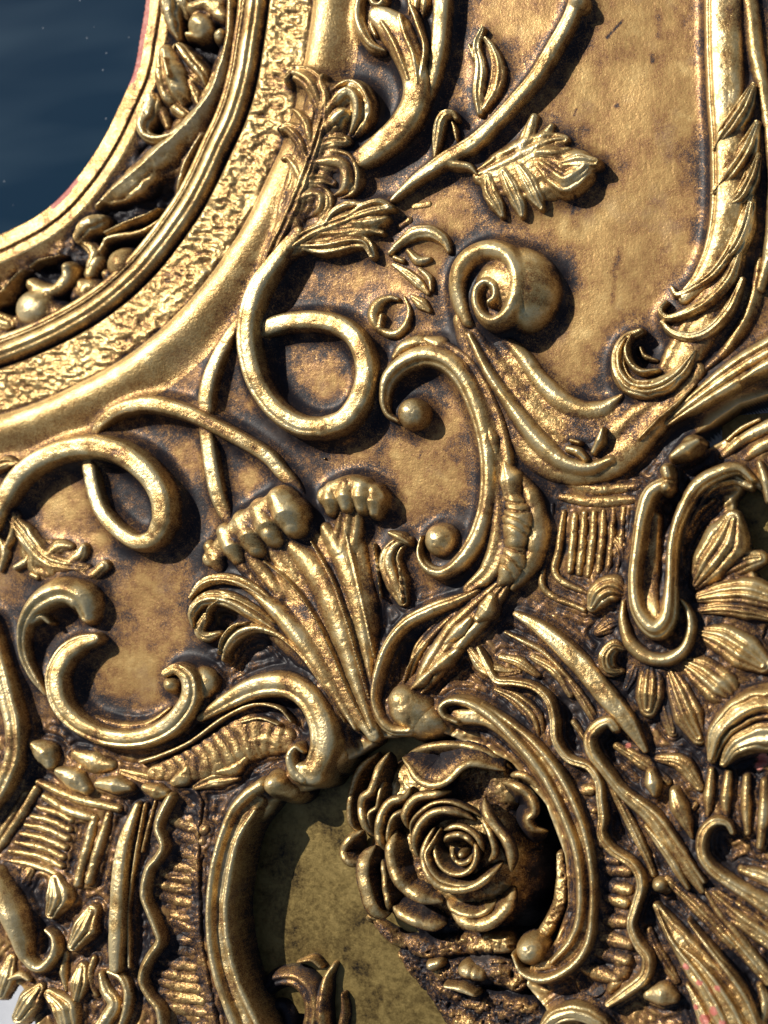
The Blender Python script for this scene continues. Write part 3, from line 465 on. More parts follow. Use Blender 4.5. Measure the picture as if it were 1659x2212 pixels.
# corner cluster of leaves
for a, w_, z_, g_ in (("112,1902 114,1940 104,1975", [16, 34, 18], [40, 56, 44], 1), ("192,1970 172,2008 150,2046", [18, 33, 16], [42, 58, 46], 1), ("172,2092 164,2124 158,2160", [15, 26, 14], [30, 42, 32], 1), ("80,2136 56,2164 34,2200", [14, 32, 22], [36, 50, 40], 1), ("100,2150 126,2178 140,2225", [16, 34, 26], [38, 52, 44], 1), ("20,2072 8,2110 -4,2150", [14, 24, 16], [24, 34, 26], 1), ("62,1880 36,1912 0,1922", [14, 24, 16], [14, 22, 16], 1), ("60,2118 40,2108 16,2116", [8, 12, 8], [30, 34, 30], 0), ("140,2060 132,2100 142,2140", [8, 12, 8], [24, 28, 22], 0)):
    orn('leaf', [K(a, w_, z_, 'r', g=[(-.35, .12, .10), (.05, .12, .12), (.4, .12, .10)] if g_ else [])])
orn('hook_scroll', [K("-30,1900 0,1960 26,2020 46,2070 78,2094 108,2066 112,2030 96,2010", [30, 34, 34, 28, 18, 16, 14, 8], [74, 84, 86, 76, 62, 56, 54, 46], 'r')])
orn('curled_leaf', [K("232,2100 256,2112 270,2140 268,2180 256,2220", [10, 13, 13, 12, 10], [34, 38, 38, 36, 34], 'r'), K("215,2105 222,2140 240,2170 225,2200 205,2225", [9, 16, 20, 20, 16], [24, 30, 34, 36, 36], 'r'), K("200,2070 190,2110 205,2150", [8, 12, 8], [18, 22, 18], 'r')])

# --- right: diagonal bead, C-scroll round the rose, ribbons
orn('diagonal_bead', [K("1112,1326 1150,1348 1194,1382 1256,1442 1306,1504 1350,1556 1392,1622", [9, 20, 26, 28, 27, 22, 8], [40, 54, 60, 62, 60, 52, 34], 'b', g=[(-.3, .25, .04)])]); orn('wire', [K("1090,1366 1130,1386 1176,1412 1234,1472 1266,1512 1294,1556", [6, 9, 10, 9, 8, 5], [26, 32, 34, 34, 32, 26], 'r')])
orn('wavy_ribbon', [K("1030,1400 1050,1440 1070,1470 1108,1474 1150,1484 1180,1512 1192,1550 1197,1600 1224,1640 1268,1657 1290,1690 1294,1730 1298,1768 1296,1806 1320,1840 1366,1872 1382,1912 1370,1960 1360,2000 1374,2040 1396,2074 1388,2114 1346,2148 1312,2172", [5, 8, 9, 9, 9, 10, 10, 10, 10, 10, 11, 11, 11, 11, 11, 11, 11, 11, 11, 12, 14, 14, 13, 9], [40, 50, 56, 58, 60, 62, 62, 62, 60, 58, 60, 60, 60, 60, 60, 60, 60, 60, 60, 60, 62, 60, 56, 46], 'r', g=[(.1, .22, .14)])], k=3, ws=1.4)
orn('shell_leaf', [K("1010,1400 1040,1440 1080,1455 1120,1450", [10, 20, 22, 10], [26, 34, 36, 26], 'r', g=[(0, .2, .2)]), K("1070,1490 1110,1510 1150,1550 1165,1600", [8, 20, 26, 14], [34, 40, 40, 32], 'r', g=[(-.3, .1, .2), (.3, .1, .2)])])
csr = orn('c_scroll', [K("985,1560 958,1548 950,1528 972,1514 1010,1520 1060,1550 1112,1602 1163,1664 1206,1742 1236,1819 1250,1892 1250,1976 1230,2034 1190,2080", [10, 14, 16, 17, 17, 17, 16, 16, 16, 16, 15, 15, 14, 10], [64, 72, 76, 78, 78, 78, 76, 76, 76, 76, 76, 74, 70, 60], 'r'), K("1040,1520 1100,1562 1160,1614 1209,1680 1242,1746 1264,1812 1277,1892 1277,1976 1266,2042 1232,2090 1174,2118 1126,2104 1106,2064", [7, 11, 13, 14, 14, 14, 13, 13, 13, 14, 15, 14, 8], [58, 64, 68, 70, 72, 72, 72, 72, 72, 72, 72, 70, 62], 'r'),
    K("985,1545 1060,1556 1140,1620 1206,1708 1248,1810 1262,1910 1258,2000 1220,2070 1160,2090", [26, 30, 34, 36, 34, 32, 32, 30, 20], [48, 52, 54, 54, 54, 54, 54, 50, 40], 'b', z0=-90)], k=3)
orn('ball', [K("1137,2060", 37, 84, 'r')], parent=csr)
orn('ribbed_cove', [K("1240,1690 1270,1760 1296,1840 1316,1900 1320,1970 1310,2050 1280,2120", [22, 26, 30, 44, 42, 42, 40], [14, 16, 18, 20, 20, 20, 18], 'u', rib=(12, .08, .1))], wash=.22, lump=3.0)
orn('ribbed_cove', [K("1330,2060 1340,2100 1320,2140", [16, 28, 18], [30, 40, 34], 'r', rib=(3, .1, .2))])
orn('small_hook', [K("1326,1574 1312,1560 1288,1570 1270,1596 1276,1628 1302,1664 1344,1716 1400,1764 1442,1822 1490,1886 1515,1925", [15, 20, 20, 17, 17, 19, 22, 25, 26, 24, 13], [62, 70, 70, 66, 62, 60, 58, 58, 56, 52, 42], 'r', g=[(.2, .25, .10)]), K("1330,1694 1370,1724 1420,1764 1466,1826 1520,1906", [8, 11, 12, 12, 8], [54, 62, 64, 60, 50], 'r')], k=3)
orn('band', [K("1394,1786 1420,1818 1450,1860 1484,1920", [9, 17, 18, 10], [46, 56, 56, 46], 'r', g=[(.3, .15, .10)])])
orn('bud', [K("1404,1670 1406,1692 1412,1716", [17, 24, 12], [58, 68, 54], 'r')]); orn('bud', [K("1454,1712 1462,1744 1480,1780 1494,1810", [15, 25, 20, 8], [54, 64, 58, 44], 'r', g=[(0, .2, .06)])])
orn('hook_scroll', [K("1580,1800 1568,1780 1540,1778 1516,1804 1514,1846 1536,1880 1580,1912 1640,1948 1700,1990", [8, 16, 18, 18, 19, 20, 24, 30, 34], [52, 64, 70, 72, 70, 66, 62, 58, 54], 'r', g=[(.1, .2, .12)])], k=3)
orn('scroll_end', [K("1535,1640 1548,1590 1580,1552 1630,1524 1700,1520", [14, 34, 44, 48, 50], [56, 82, 94, 98, 100], 'r', g=[(-.2, .2, .08), (.35, .15, .10)]), K("1560,1650 1590,1610 1640,1590 1700,1590", [12, 34, 44, 48], [52, 76, 84, 84], 'r', g=[(0, .2, .1)])], k=5)
for a in ("1536,1665 1530,1720 1528,1775", "1572,1670 1566,1730 1570,1770", "1612,1680 1610,1740 1614,1800", "1650,1690 1648,1760 1640,1830"): orn('flute', [K(a, [12, 17, 10], [28, 34, 28], 'r')], wash=.12)
orn('spear_leaf', [K("1416,1958 1450,2010 1500,2075 1560,2160 1600,2240", [10, 30, 46, 56, 60], [44, 58, 66, 70, 70], 'b'), K("1420,1968 1452,2036 1505,2105 1545,2170 1575,2240", [5, 11, 15, 16, 16], [56, 72, 80, 82, 82], 'r'), K("1486,1990 1520,2036 1562,2090 1610,2160 1640,2230", [7, 13, 14, 13, 10], [62, 80, 84, 80, 74], 'r'), K("1470,2046 1510,2080 1550,2130 1588,2190 1610,2240", [6, 12, 15, 16, 15], [72, 84, 88, 86, 84], 'r')], k=4)
orn('spear_leaf', [K("1484,2130 1505,2170 1530,2230", [8, 20, 26], [54, 64, 68], 'r', g=[(0, .2, .1)])])
orn('leaf', [K("1540,1930 1590,1975 1640,2010 1690,2050", [16, 34, 36, 30], [36, 46, 48, 46], 'r', g=[(-.3, .15, .12), (.2, .15, .12)]), K("1520,1920 1550,1970 1600,2030 1640,2090", [10, 16, 16, 12], [34, 40, 38, 30], 'r'), K("1640,2130 1650,2170 1640,2220", [12, 20, 16], [40, 46, 40], 'r'), K("1600,1880 1650,1900 1700,1920", [14, 24, 26], [34, 40, 40], 'r')])
orn('bead', [K("1400,2150 1426,2152 1452,2158", [20, 32, 18], [40, 58, 44], 'r')]); orn('ball', [K("1422,1914", 21, 52, 'r'), K("1440,1920", 20, 26, 'r')])
orn('scroll_end', [K("1166,2240 1190,2206 1240,2192 1290,2212 1310,2240", [18, 24, 26, 24, 18], [60, 66, 70, 66, 60], 'r', g=[(.2, .2, .08)])])

def flutes(pa, pb, n_, w_, z_, t0, t1, wash=0.0):
    A, sa = cr(parse(pa)); Bq, sb = cr(parse(pb)); rr = np.random.RandomState(n_)
    for i in range(n_):
        q = (i + .5) / n_ + rr.uniform(-.2, .2) / n_
        a = np.array([np.interp(q, sa, A[:, c]) for c in (0, 1)]); c_ = np.array([np.interp(q, sb, Bq[:, c]) for c in (0, 1)])
        p0, p1 = a + (c_ - a) * t0, a + (c_ - a) * t1; pm = (p0 + p1) / 2 + np.array([0, rr.uniform(-3, 6)])
        orn('flute', [K(f"{p0[0]:.0f},{p0[1]:.0f} {pm[0]:.0f},{pm[1]:.0f} {p1[0]:.0f},{p1[1]:.0f}", [w_ * .7, w_ * rr.uniform(.85, 1.1), w_ * .8], [z_[0], (z_[0] + z_[1]) / 2 - 4, z_[1]], 'r')], lump=2.2, wash=wash)
flutes("1216,1690 1246,1750 1268,1815 1280,1892 1280,1976 1268,2042 1236,2090", "1284,1692 1290,1768 1306,1835 1366,1890 1352,1980 1366,2056 1330,2130", 12, 25, (32, 42), .12, .92, .06)
flutes("352,1760 334,1850 322,1930 334,2010 322,2080 340,2190", "462,1790 440,1870 430,1950 432,2040 446,2120 474,2210", 16, 21, (24, 12), .02, .80, .12)
for a, w_, z_ in (("1236,1560 1290,1640 1340,1740 1384,1830 1410,1890", [5, 9, 10, 10, 6], [34, 42, 42, 40, 34]), ("1206,1440 1256,1510 1300,1590", [6, 10, 6], [30, 36, 30]), ("1330,1612 1390,1650 1440,1690", [7, 13, 8], [32, 38, 32]), ("1440,1900 1500,1956 1560,2016 1630,2090", [8, 14, 15, 10], [32, 42, 42, 34]), ("1420,1640 1470,1650 1510,1700", [8, 15, 9], [30, 38, 30]),
                  ("1400,2010 1420,2060 1460,2120", [7, 12, 8], [24, 30, 24]), ("1500,1840 1470,1790 1500,1740", [6, 10, 6], [30, 34, 30]), ("1560,2000 1610,2060 1660,2120", [8, 14, 12], [36, 44, 40]), ("1150,1420 1200,1450 1230,1500", [7, 12, 7], [30, 36, 30]), ("1080,1420 1120,1432 1160,1460", [6, 10, 6], [26, 32, 26])):
    orn('ridge', [K(a, [q * 1.6 for q in w_], z_, 'r', g=[(-.3, .16, .10), (.25, .16, .10)])], lump=2.0)

# --- rough ground of the casting below the rose
orn('rough_ledge', [K("800,1985 860,2030 930,2050 1010,2040 1090,2040", [16, 26, 34, 36, 30], [-46, -34, -26, -22, -12], 'b', z0=-150), K("930,2080 990,2100 1060,2100 1110,2120", [30, 46, 50, 40], [-40, -30, -22, -12], 'b', z0=-150), K("980,2150 1050,2170 1120,2190 1200,2240", [26, 44, 56, 50], [-44, -34, -22, -10], 'b', z0=-150), K("1060,2240 1160,2250", 60, -30, 'b', z0=-150), K("870,2062 930,2124 985,2190 1030,2270", [20, 40, 50, 50], [-46, -40, -38, -36], 'b', z0=-150)], lump=9.0, k=12, wash=.32)
orn('rough_ledge', [K("1208,1850 1212,1910 1200,1970 1170,2020", [16, 24, 26, 22], [-4, 4, 6, 2], 'b', z0=-150)], lump=7.0, wash=.1)
orn('bead', [K("960,2132 990,2138 1020,2150", [12, 17, 12], [6, 10, 6], 'r', z0=-80)]); orn('bead', [K("928,2088 944,2082", [20, 18], [-6, -6], 'r', z0=-80)])
orn('bead', [K("1000,2100 1030,2110", [26, 22], [6, 6], 'r', z0=-80, rib=(2, .05, .2))])

# --- scroll seen deep in the opening
orn('inner_scroll', [K("560,2150 590,2120 630,2116 660,2140 672,2185 660,2250", [18, 26, 30, 30, 28, 26], [-36, -24, -18, -18, -18, -24], 'r', g=[(.1, .2, .12)], z0=-80), K("700,2250 690,2190 700,2120 720,2085", [16, 18, 16, 8], [-20, -14, -20, -40], 'r', z0=-80), K("730,2240 740,2190 738,2150", [14, 14, 8], -36, 'r', z0=-80), K("640,2080 670,2075 690,2090", [6, 10, 8], [-30, -22, -30], 'r', z0=-80), K("560,2200 600,2176 620,2200 615,2250", [16, 20, 20, 18], -40, 'r', z0=-80)], k=6, wash=.38)

EXTRA += [(u, v, r * 1.4, 1.0) for u, v, r in ((1490, 2078, 7), (1520, 2110, 7), (1560, 2120, 7), (1530, 2190, 10), (1550, 2170, 9), (1510, 2165, 6), (1570, 2195, 8), (1650, 1640, 12), (1640, 1655, 8), (1360, 1610, 5))]

# ------------------------------------------------------------------ petalled flowers: each petal a curved, thickened sheet swept along its rim
def sweep(name, rim, sect, z, parent, centre=None, wash=None, taper=.18, mat=None, wob=1.5):
    """rim: picture positions; sect: (outward offset, height offset, glaze) rows in d; z: rim height(s)"""
    P, s = cr(parse(rim), 5.0); zz = along(z, s); nP = len(P)
    rr = np.random.RandomState(abs(hash(rim)) % 9999 if False else int(P[:, 0].sum()) % 9999)
    zz = zz + wob * np.interp(s, np.linspace(0, 1, 9), rr.randn(9))
    X, Y = ray_xy(P[:, 0], P[:, 1], zz); X = X / S; Y = Y / S
    tx, ty = np.gradient(X), np.gradient(Y); L = np.hypot(tx, ty) + 1e-9; nx, ny = ty / L, -tx / L
    if centre is not None:
        cx, cy = ray_xy(centre[0], centre[1], centre[2]); cx /= S; cy /= S
        if np.mean(nx * (X - cx) + ny * (Y - cy)) < 0: nx, ny = -nx, -ny
    tp = np.clip(np.minimum(s, 1 - s) / taper, 0, 1) ** .6
    V, W = [], []
    for (o, h, wv) in sect:
        k = .08 + .92 * tp
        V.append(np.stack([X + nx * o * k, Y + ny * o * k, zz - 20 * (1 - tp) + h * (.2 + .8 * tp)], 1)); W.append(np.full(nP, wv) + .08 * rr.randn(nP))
    m = len(sect); V = np.stack(V, 1).reshape(-1, 3); W = np.stack(W, 1).reshape(-1)
    F = [(i * m + j, i * m + j + 1, (i + 1) * m + j + 1, (i + 1) * m + j) for i in range(nP - 1) for j in range(m - 1)]
    me = bpy.data.meshes.new(name); fill(me, V * S, np.array(F)); attr(me, 'wash', W); attr(me, 'chip', W * 0)
    return link(name, me, parent, mat or GILT)
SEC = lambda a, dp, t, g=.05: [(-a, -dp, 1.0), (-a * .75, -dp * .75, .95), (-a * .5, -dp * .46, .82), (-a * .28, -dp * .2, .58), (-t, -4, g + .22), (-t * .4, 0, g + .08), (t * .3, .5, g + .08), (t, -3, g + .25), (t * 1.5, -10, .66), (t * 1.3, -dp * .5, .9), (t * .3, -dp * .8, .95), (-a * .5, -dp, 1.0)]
rose = orn('rose', [K("985,1850", 120, 36, 'c', z0=-150), K("985,1850", 168, 14, 'b', z0=-150), K("975,1850", 222, -22, 'b', z0=-150), K("900,1720", 105, -12, 'b', z0=-150), K("1050,1690", 105, -12, 'b', z0=-150)], lump=4.0, k=14, wash=.15)
orn('rose_heart', [K("994,1848", 13, 66, 'r', z0=10)], parent=rose, lump=.5)
RC = (985, 1846, 40)
def rp(t): return ' '.join(f"{702 + float(a) / 3:.1f},{1566 + float(b) / 3:.1f}" for a, b in (p.split(',') for p in t.split()))
PETALS = [  # rim, inward reach, depth, rim half thickness, rim height
    ("480,215 530,270 580,340 640,385 720,395 800,360 870,290 940,255 1040,270 1150,300", -60, 50, 7, [20, 34, 44, 50, 50, 46, 40, 34, 28, 20]),
    ("400,180 345,280 315,370 285,440 235,480 232,590 270,680 335,745", 30, 60, 7, [10, 18, 24, 24, 22, 22, 18, 8]),
    ("330,180 220,290 175,400 155,520 162,640 220,710", 26, 60, 6, [-10, -4, 0, 2, 0, -10]),
    ("540,405 510,470 420,500 365,570 340,660 345,750 385,830", 34, 70, 7, [30, 36, 40, 40, 40, 36, 24]),
    ("800,435 700,455 600,470 540,520 510,590 522,680", 30, 60, 7, [36, 44, 48, 50, 46, 34]),
    ("960,625 880,580 770,558 680,578 612,640 575,720 573,800 592,870", 30, 70, 6, [40, 48, 54, 56, 56, 54, 50, 40]),
    ("695,665 650,760 630,860 650,950 700,1020 770,1060 860,1072 960,1050 1050,990 1135,900", 30, 60, 6, [44, 52, 56, 58, 58, 58, 58, 58, 54, 44]),
    ("698,735 708,830 740,910 800,960 870,972 935,940 972,870 965,790 930,740", 22, 46, 4.5, [48, 54, 58, 58, 58, 58, 58, 58, 54]),
    ("755,770 790,728 860,715 925,745 960,800", 18, 40, 4.5, [50, 58, 62, 60, 52]),
    ("750,690 850,660 935,690 992,750 1012,830", 20, 46, 4.5, [46, 54, 58, 56, 46]),
    ("815,800 828,860 870,900 925,885 945,835", 14, 34, 4, [54, 60, 62, 60, 54]),
    ("1015,480 1040,580 1110,680 1170,760 1200,850 1190,960", 40, 70, 7, [40, 50, 54, 54, 52, 40]),
    ("1000,600 1060,700 1092,830 1040,900", 22, 50, 5, [44, 50, 52, 42]),
    ("445,690 416,800 425,900 460,1000 530,1075 620,1125 745,1155", 50, 74, 9, [30, 40, 44, 46, 44, 42, 30]),
    ("305,790 255,880 245,980 268,1080 295,1170 345,1225 405,1225", 34, 70, 13, [10, 20, 26, 28, 26, 22, 12]),
    ("350,880 380,960 385,1060 400,1150 390,1220", 24, 50, 6, [6, 12, 14, 14, 8]),
    ("420,1180 500,1240 585,1280 680,1306 770,1296", 44, 60, 8, [14, 22, 26, 26, 14]),
    ("800,1212 870,1268 960,1305 1060,1288 1140,1225 1190,1150 1212,1060", 56, 74, 9, [20, 30, 34, 34, 32, 28, 18]),
    ("520,190 640,150 800,130 960,150 1120,220 1200,290", 40, 50, 6, [0, 10, 14, 14, 8, -4]),
    ("230,690 150,750 110,830 150,890 240,900", 30, 40, 7, [-14, -8, -6, -8, -14]),
    ("1180,330 1280,330 1370,400 1400,480", 30, 50, 6, [4, 10, 8, -2]),
    ("1130,375 1220,395 1295,440 1342,500 1350,570 1312,612 1340,672 1430,695", 40, 60, 6, [24, 32, 34, 34, 30, 26, 22, 12]),
]
ROSE_JOBS = PETALS
CUP = "1346,1300 1344,1340 1358,1388 1396,1420 1440,1424 1476,1400 1490,1356 1484,1318 1466,1290"
# daisy behind the hook: fluted petals
daisy = orn('daisy', [K("1425,1360", 86, 20, 'c'), K("1530,1330", 120, 16, 'b'), K("1460,1450", 110, 12, 'b')], k=10, wash=.1)
for a, w_, z_ in (("1500,1262 1530,1215 1562,1168 1580,1120", [16, 40, 46, 20], [26, 44, 50, 34]), ("1508,1290 1560,1280 1612,1278 1672,1296", [14, 26, 32, 24], [26, 40, 46, 40]), ("1505,1318 1560,1312 1620,1318 1660,1330", [10, 18, 22, 12], [22, 34, 38, 30]),
                 ("1510,1366 1556,1380 1600,1408 1644,1436", [14, 34, 38, 22], [24, 42, 48, 34]), ("1474,1430 1510,1450 1550,1482 1586,1512", [14, 36, 42, 20], [24, 42, 46, 32]), ("1444,1446 1462,1490 1484,1545 1508,1592", [12, 28, 34, 20], [24, 42, 48, 34]),
                 ("1404,1436 1402,1470 1400,1500 1398,1530", [14, 30, 34, 22], [24, 42, 46, 34]), ("1350,1402 1324,1396 1306,1418 1312,1446 1340,1450", [9, 17, 20, 20, 9], [26, 44, 50, 44, 26]), ("1350,1282 1316,1270 1290,1284 1276,1312", [14, 30, 28, 12], [30, 46, 48, 30]), ("1346,1220 1338,1186 1322,1160", [10, 22, 10], [14, 24, 14]), ("1500,1275 1550,1240 1600,1215 1640,1205", [12, 26, 30, 16], [22, 34, 36, 26]), ("1495,1402 1545,1440 1590,1462 1630,1482", [12, 24, 28, 16], [20, 32, 34, 24]), ("1462,1440 1490,1490 1525,1535 1552,1565", [12, 24, 28, 16], [20, 32, 34, 24]), ("1425,1440 1432,1490 1442,1540 1452,1580", [12, 22, 24, 14], [20, 30, 32, 24]), ("1376,1428 1366,1462 1352,1490", [12, 22, 12], [20, 32, 24]), ("1346,1345 1318,1350 1290,1366", [10, 20, 10], [20, 30, 22])):
    z_ = [q * (1.25 if max(z_) > 37 else .85) for q in z_]
    orn('petal', [K(a, w_, z_, 'r', g=[(-.42, .12, .12), (0, .12, .13), (.42, .12, .12)])], parent=daisy, ws=1.18)
orn('petal_cup', [K(CUP, [10, 16, 20, 21, 20, 18, 17, 15, 8], [48, 56, 62, 64, 64, 62, 60, 56, 48], 'r')], parent=daisy)
# long hook standing over the daisy: two lips round a slot
hook = orn('hook_ornament', [K("1440,1040 1402,1062 1384,1110 1374,1175 1366,1250 1374,1315 1408,1356 1436,1330 1444,1260 1448,1180 1466,1110 1500,1050 1545,1020 1592,1010 1624,1036", [22, 24, 22, 21, 21, 24, 30, 24, 17, 16, 17, 20, 22, 20, 10], [84, 90, 96, 100, 104, 108, 112, 104, 92, 86, 80, 74, 70, 66, 50], 'r', g=[(.5, .12, .10)]),
    K("1410,1120 1404,1200 1402,1280 1410,1330", [22, 26, 28, 26], [50, 54, 60, 84], 'b')], k=4)
orn('bud', [K("1452,984 1476,968 1504,952", [16, 25, 16], [88, 98, 84], 'r'), K("1490,960", 30, 76, 'r')]); orn('bud', [K("1436,1012 1440,1026", [20, 18], [94, 94], 'r'), K("1436,1050", 22, 102, 'r')])
orn('leaf', [K("1500,1100 1530,1050 1580,1032 1620,1050", [12, 18, 18, 10], [30, 36, 36, 30], 'r', g=[(0, .2, .15)]), K("1480,1160 1500,1110 1540,1080", [10, 14, 8], [24, 28, 20], 'r')])
orn('flute', [K("1640,1000 1652,1040 1660,1080", [10, 14, 10], [30, 34, 24], 'r')])

# ------------------------------------------------------------------ how the dark glaze was left: wiped off the high places, kept between them
for r in PIECES:
    i0, i1, j0, j1 = r['win']; sl_ = (slice(j0, j1), slice(i0, i1))
    HT[sl_] = np.maximum(HT[sl_], np.where(r['M'], r['H'], -999))
ORN = np.zeros(UU.shape, bool)
for r in PIECES:
    i0, i1, j0, j1 = r['win']; ORN[j0:j1, i0:i1] |= r['M'] & (r['H'] > -5)
# the ground swells up against the ornaments and repeats their outlines in shallow carved lines
D = np.where(ORN, 0, 1e4).astype(np.float32); ii = np.arange(NU, dtype=np.float32)[None, :] * ST; jj = np.arange(NV, dtype=np.float32)[:, None] * ST
for _ in range(2):
    D = np.minimum.accumulate(D - ii, 1) + ii; D = (np.minimum.accumulate((D + ii)[:, ::-1], 1))[:, ::-1] - ii
    D = np.minimum.accumulate(D - jj, 0) + jj; D = (np.minimum.accumulate((D + jj)[::-1], 0))[::-1] - jj
D = blur(np.minimum(D, 80), 3)
GW = np.maximum(sm(1200, 1420, VV), sm(1150, 1300, UU) * sm(900, 1060, VV)) * (DM > 520) * (1 - sm(480, 440, UU) * sm(1570, 1530, VV))
keep = 1 - sm(.02, .2, HB)
fillet = .92 * blur(np.maximum(HT, 0), 15) - 4; _x = fillet - np.maximum(B, 0)
B += keep * (.5 * (_x + np.sqrt(_x * _x + 60)) - 1.6) * np.where(DM > 300, 1, 0)
B += keep * GW * 4.5 * np.cos(2 * np.pi * D / 21) * np.exp(-D / 30) * sm(1, 6, D)
B += keep * GW * (2.2 * vnoise(10, 61) + 2.0 * vnoise(16, 62))
HT = np.maximum(HT, np.where(CUT, -140, B)).astype(np.float32)
HTc = np.maximum(HT, -70)
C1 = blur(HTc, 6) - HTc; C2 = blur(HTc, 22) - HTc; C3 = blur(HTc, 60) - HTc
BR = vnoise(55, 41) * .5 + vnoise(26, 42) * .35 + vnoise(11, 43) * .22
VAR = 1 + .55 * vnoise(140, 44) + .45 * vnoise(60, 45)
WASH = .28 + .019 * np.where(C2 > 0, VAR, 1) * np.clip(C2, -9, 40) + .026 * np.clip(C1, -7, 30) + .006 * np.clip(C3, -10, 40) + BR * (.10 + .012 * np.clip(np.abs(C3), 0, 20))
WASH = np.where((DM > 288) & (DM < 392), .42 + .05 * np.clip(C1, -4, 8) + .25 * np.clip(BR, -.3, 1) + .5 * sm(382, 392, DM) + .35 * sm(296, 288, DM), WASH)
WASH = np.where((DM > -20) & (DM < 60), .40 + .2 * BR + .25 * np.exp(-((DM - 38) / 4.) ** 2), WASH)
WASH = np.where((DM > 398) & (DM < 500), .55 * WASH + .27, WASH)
# scratches and old stains on the plain panel
for (a, b_, c, d_, r_, am) in ((1345, 45, 1312, 82, 2.5, .5), (1250, 422, 1236, 462, 2.5, .5), (1420, 20, 1424, 75, 9, .16), (1340, 540, 1326, 590, 8, .18), (1330, 600, 1320, 655, 6, .16), (1408, 120, 1410, 135, 5, .2), (1240, 250, 1246, 236, 2, .4), (1330, 230, 1334, 228, 4, .3), (905, 990, 912, 975, 3, .3), (250, 1330, 300, 1345, 14, .1)):
    tt = np.clip(((UU - a) * (c - a) + (VV - b_) * (d_ - b_)) / ((c - a) ** 2 + (d_ - b_) ** 2), 0, 1)
    WASH += am * np.exp(-((UU - a - tt * (c - a)) ** 2 + (VV - b_ - tt * (d_ - b_)) ** 2) / (r_ * r_)) * (1 + .5 * N8)
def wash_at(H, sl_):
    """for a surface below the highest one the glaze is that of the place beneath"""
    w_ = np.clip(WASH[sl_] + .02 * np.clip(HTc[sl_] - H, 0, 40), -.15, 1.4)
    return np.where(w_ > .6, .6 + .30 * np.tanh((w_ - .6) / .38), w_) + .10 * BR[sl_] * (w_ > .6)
CHIP = np.zeros(UU.shape, np.float32)
for (u, v, r_, a) in EXTRA:
    CHIP = np.maximum(CHIP, a * np.exp(-((UU - u) ** 2 + (VV - v) ** 2) / (r_ * r_)))
arcm = np.maximum(sm(175, 150, VV) * (UU > 200), sm(365, 385, VV) * sm(80, 95, UU) * sm(180, 165, UU))
CHIP = np.maximum(CHIP, 1.15 * np.exp(-((DM - 6) / 9.) ** 2) * (arcm + .28) * (DM < 40) * (1 + .4 * vnoise(20, 71)))
def make(name, V2, F, H, sl_, mat, parent, wb=0.0, idx=None, wsh=None):
    me = bpy.data.meshes.new(name)
    fill(me, V2, F)
    attr(me, 'wash', wsh); attr(me, 'chip', idx)
    return link(name, me, parent, mat)
for r in PIECES:
    i0, i1, j0, j1 = r['win']; sl_ = (slice(j0, j1), slice(i0, i1))
    # leave out cells buried well below other pieces
    vis = r['M'] & (r['H'] > HT[sl_] - 26)
    used, F = quads(vis)
    if len(F) == 0: continue
    H = r['H'].ravel()[used]
    V3 = np.stack([GX[sl_].ravel()[used], GY[sl_].ravel()[used], H * S], 1)
    # steep sides: unrubbed brown glaze, painted also for amber bounce light on shaded walls
    gy, gx = np.gradient(r['H'], ST); stp = sm(.9, 2.6, np.hypot(gx, gy)) * r['M']
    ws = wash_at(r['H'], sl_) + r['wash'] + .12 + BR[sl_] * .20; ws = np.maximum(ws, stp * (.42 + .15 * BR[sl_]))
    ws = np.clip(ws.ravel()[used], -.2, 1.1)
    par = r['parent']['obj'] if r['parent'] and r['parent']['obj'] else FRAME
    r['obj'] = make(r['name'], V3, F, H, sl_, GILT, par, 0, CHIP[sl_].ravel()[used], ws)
# base, split where one moulding ends and the next begins
def base_piece(name, mask, step, mat, wb=0.0):
    q = int(step / ST)
    mk = mask[::q, ::q]; used, F = quads(mk, False)
    if len(F) == 0: return
    Hs = B[::q, ::q].ravel()[used]
    V3 = np.stack([GX[::q, ::q].ravel()[used], GY[::q, ::q].ravel()[used], Hs * S], 1)
    ws = np.clip(wash_at(B, (slice(None), slice(None)))[::q, ::q].ravel()[used] + wb, -.2, 1.1)
    return make(name, V3, F, Hs, None, mat, FRAME, 0, CHIP[::q, ::q].ravel()[used], ws)
ok = ~CUT & (HT < B + 40)
base_piece('sight_edge', ok & (DM > -10) & (DM <= 66), 2, GILT, -.02)
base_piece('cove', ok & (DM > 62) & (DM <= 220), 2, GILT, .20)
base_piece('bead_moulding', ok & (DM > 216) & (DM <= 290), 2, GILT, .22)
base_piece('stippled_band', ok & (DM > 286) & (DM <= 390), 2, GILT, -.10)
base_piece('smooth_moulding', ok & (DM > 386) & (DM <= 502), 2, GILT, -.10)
base_piece('panel', ok & (DM > 498), 2, PANEL_GILT, 0.0)
for rim, a, dp, t_, z_ in ROSE_JOBS:
    sweep('petal', rp(rim), SEC(a, dp, t_, .12), z_, rose['obj'], RC, wob=2.5)
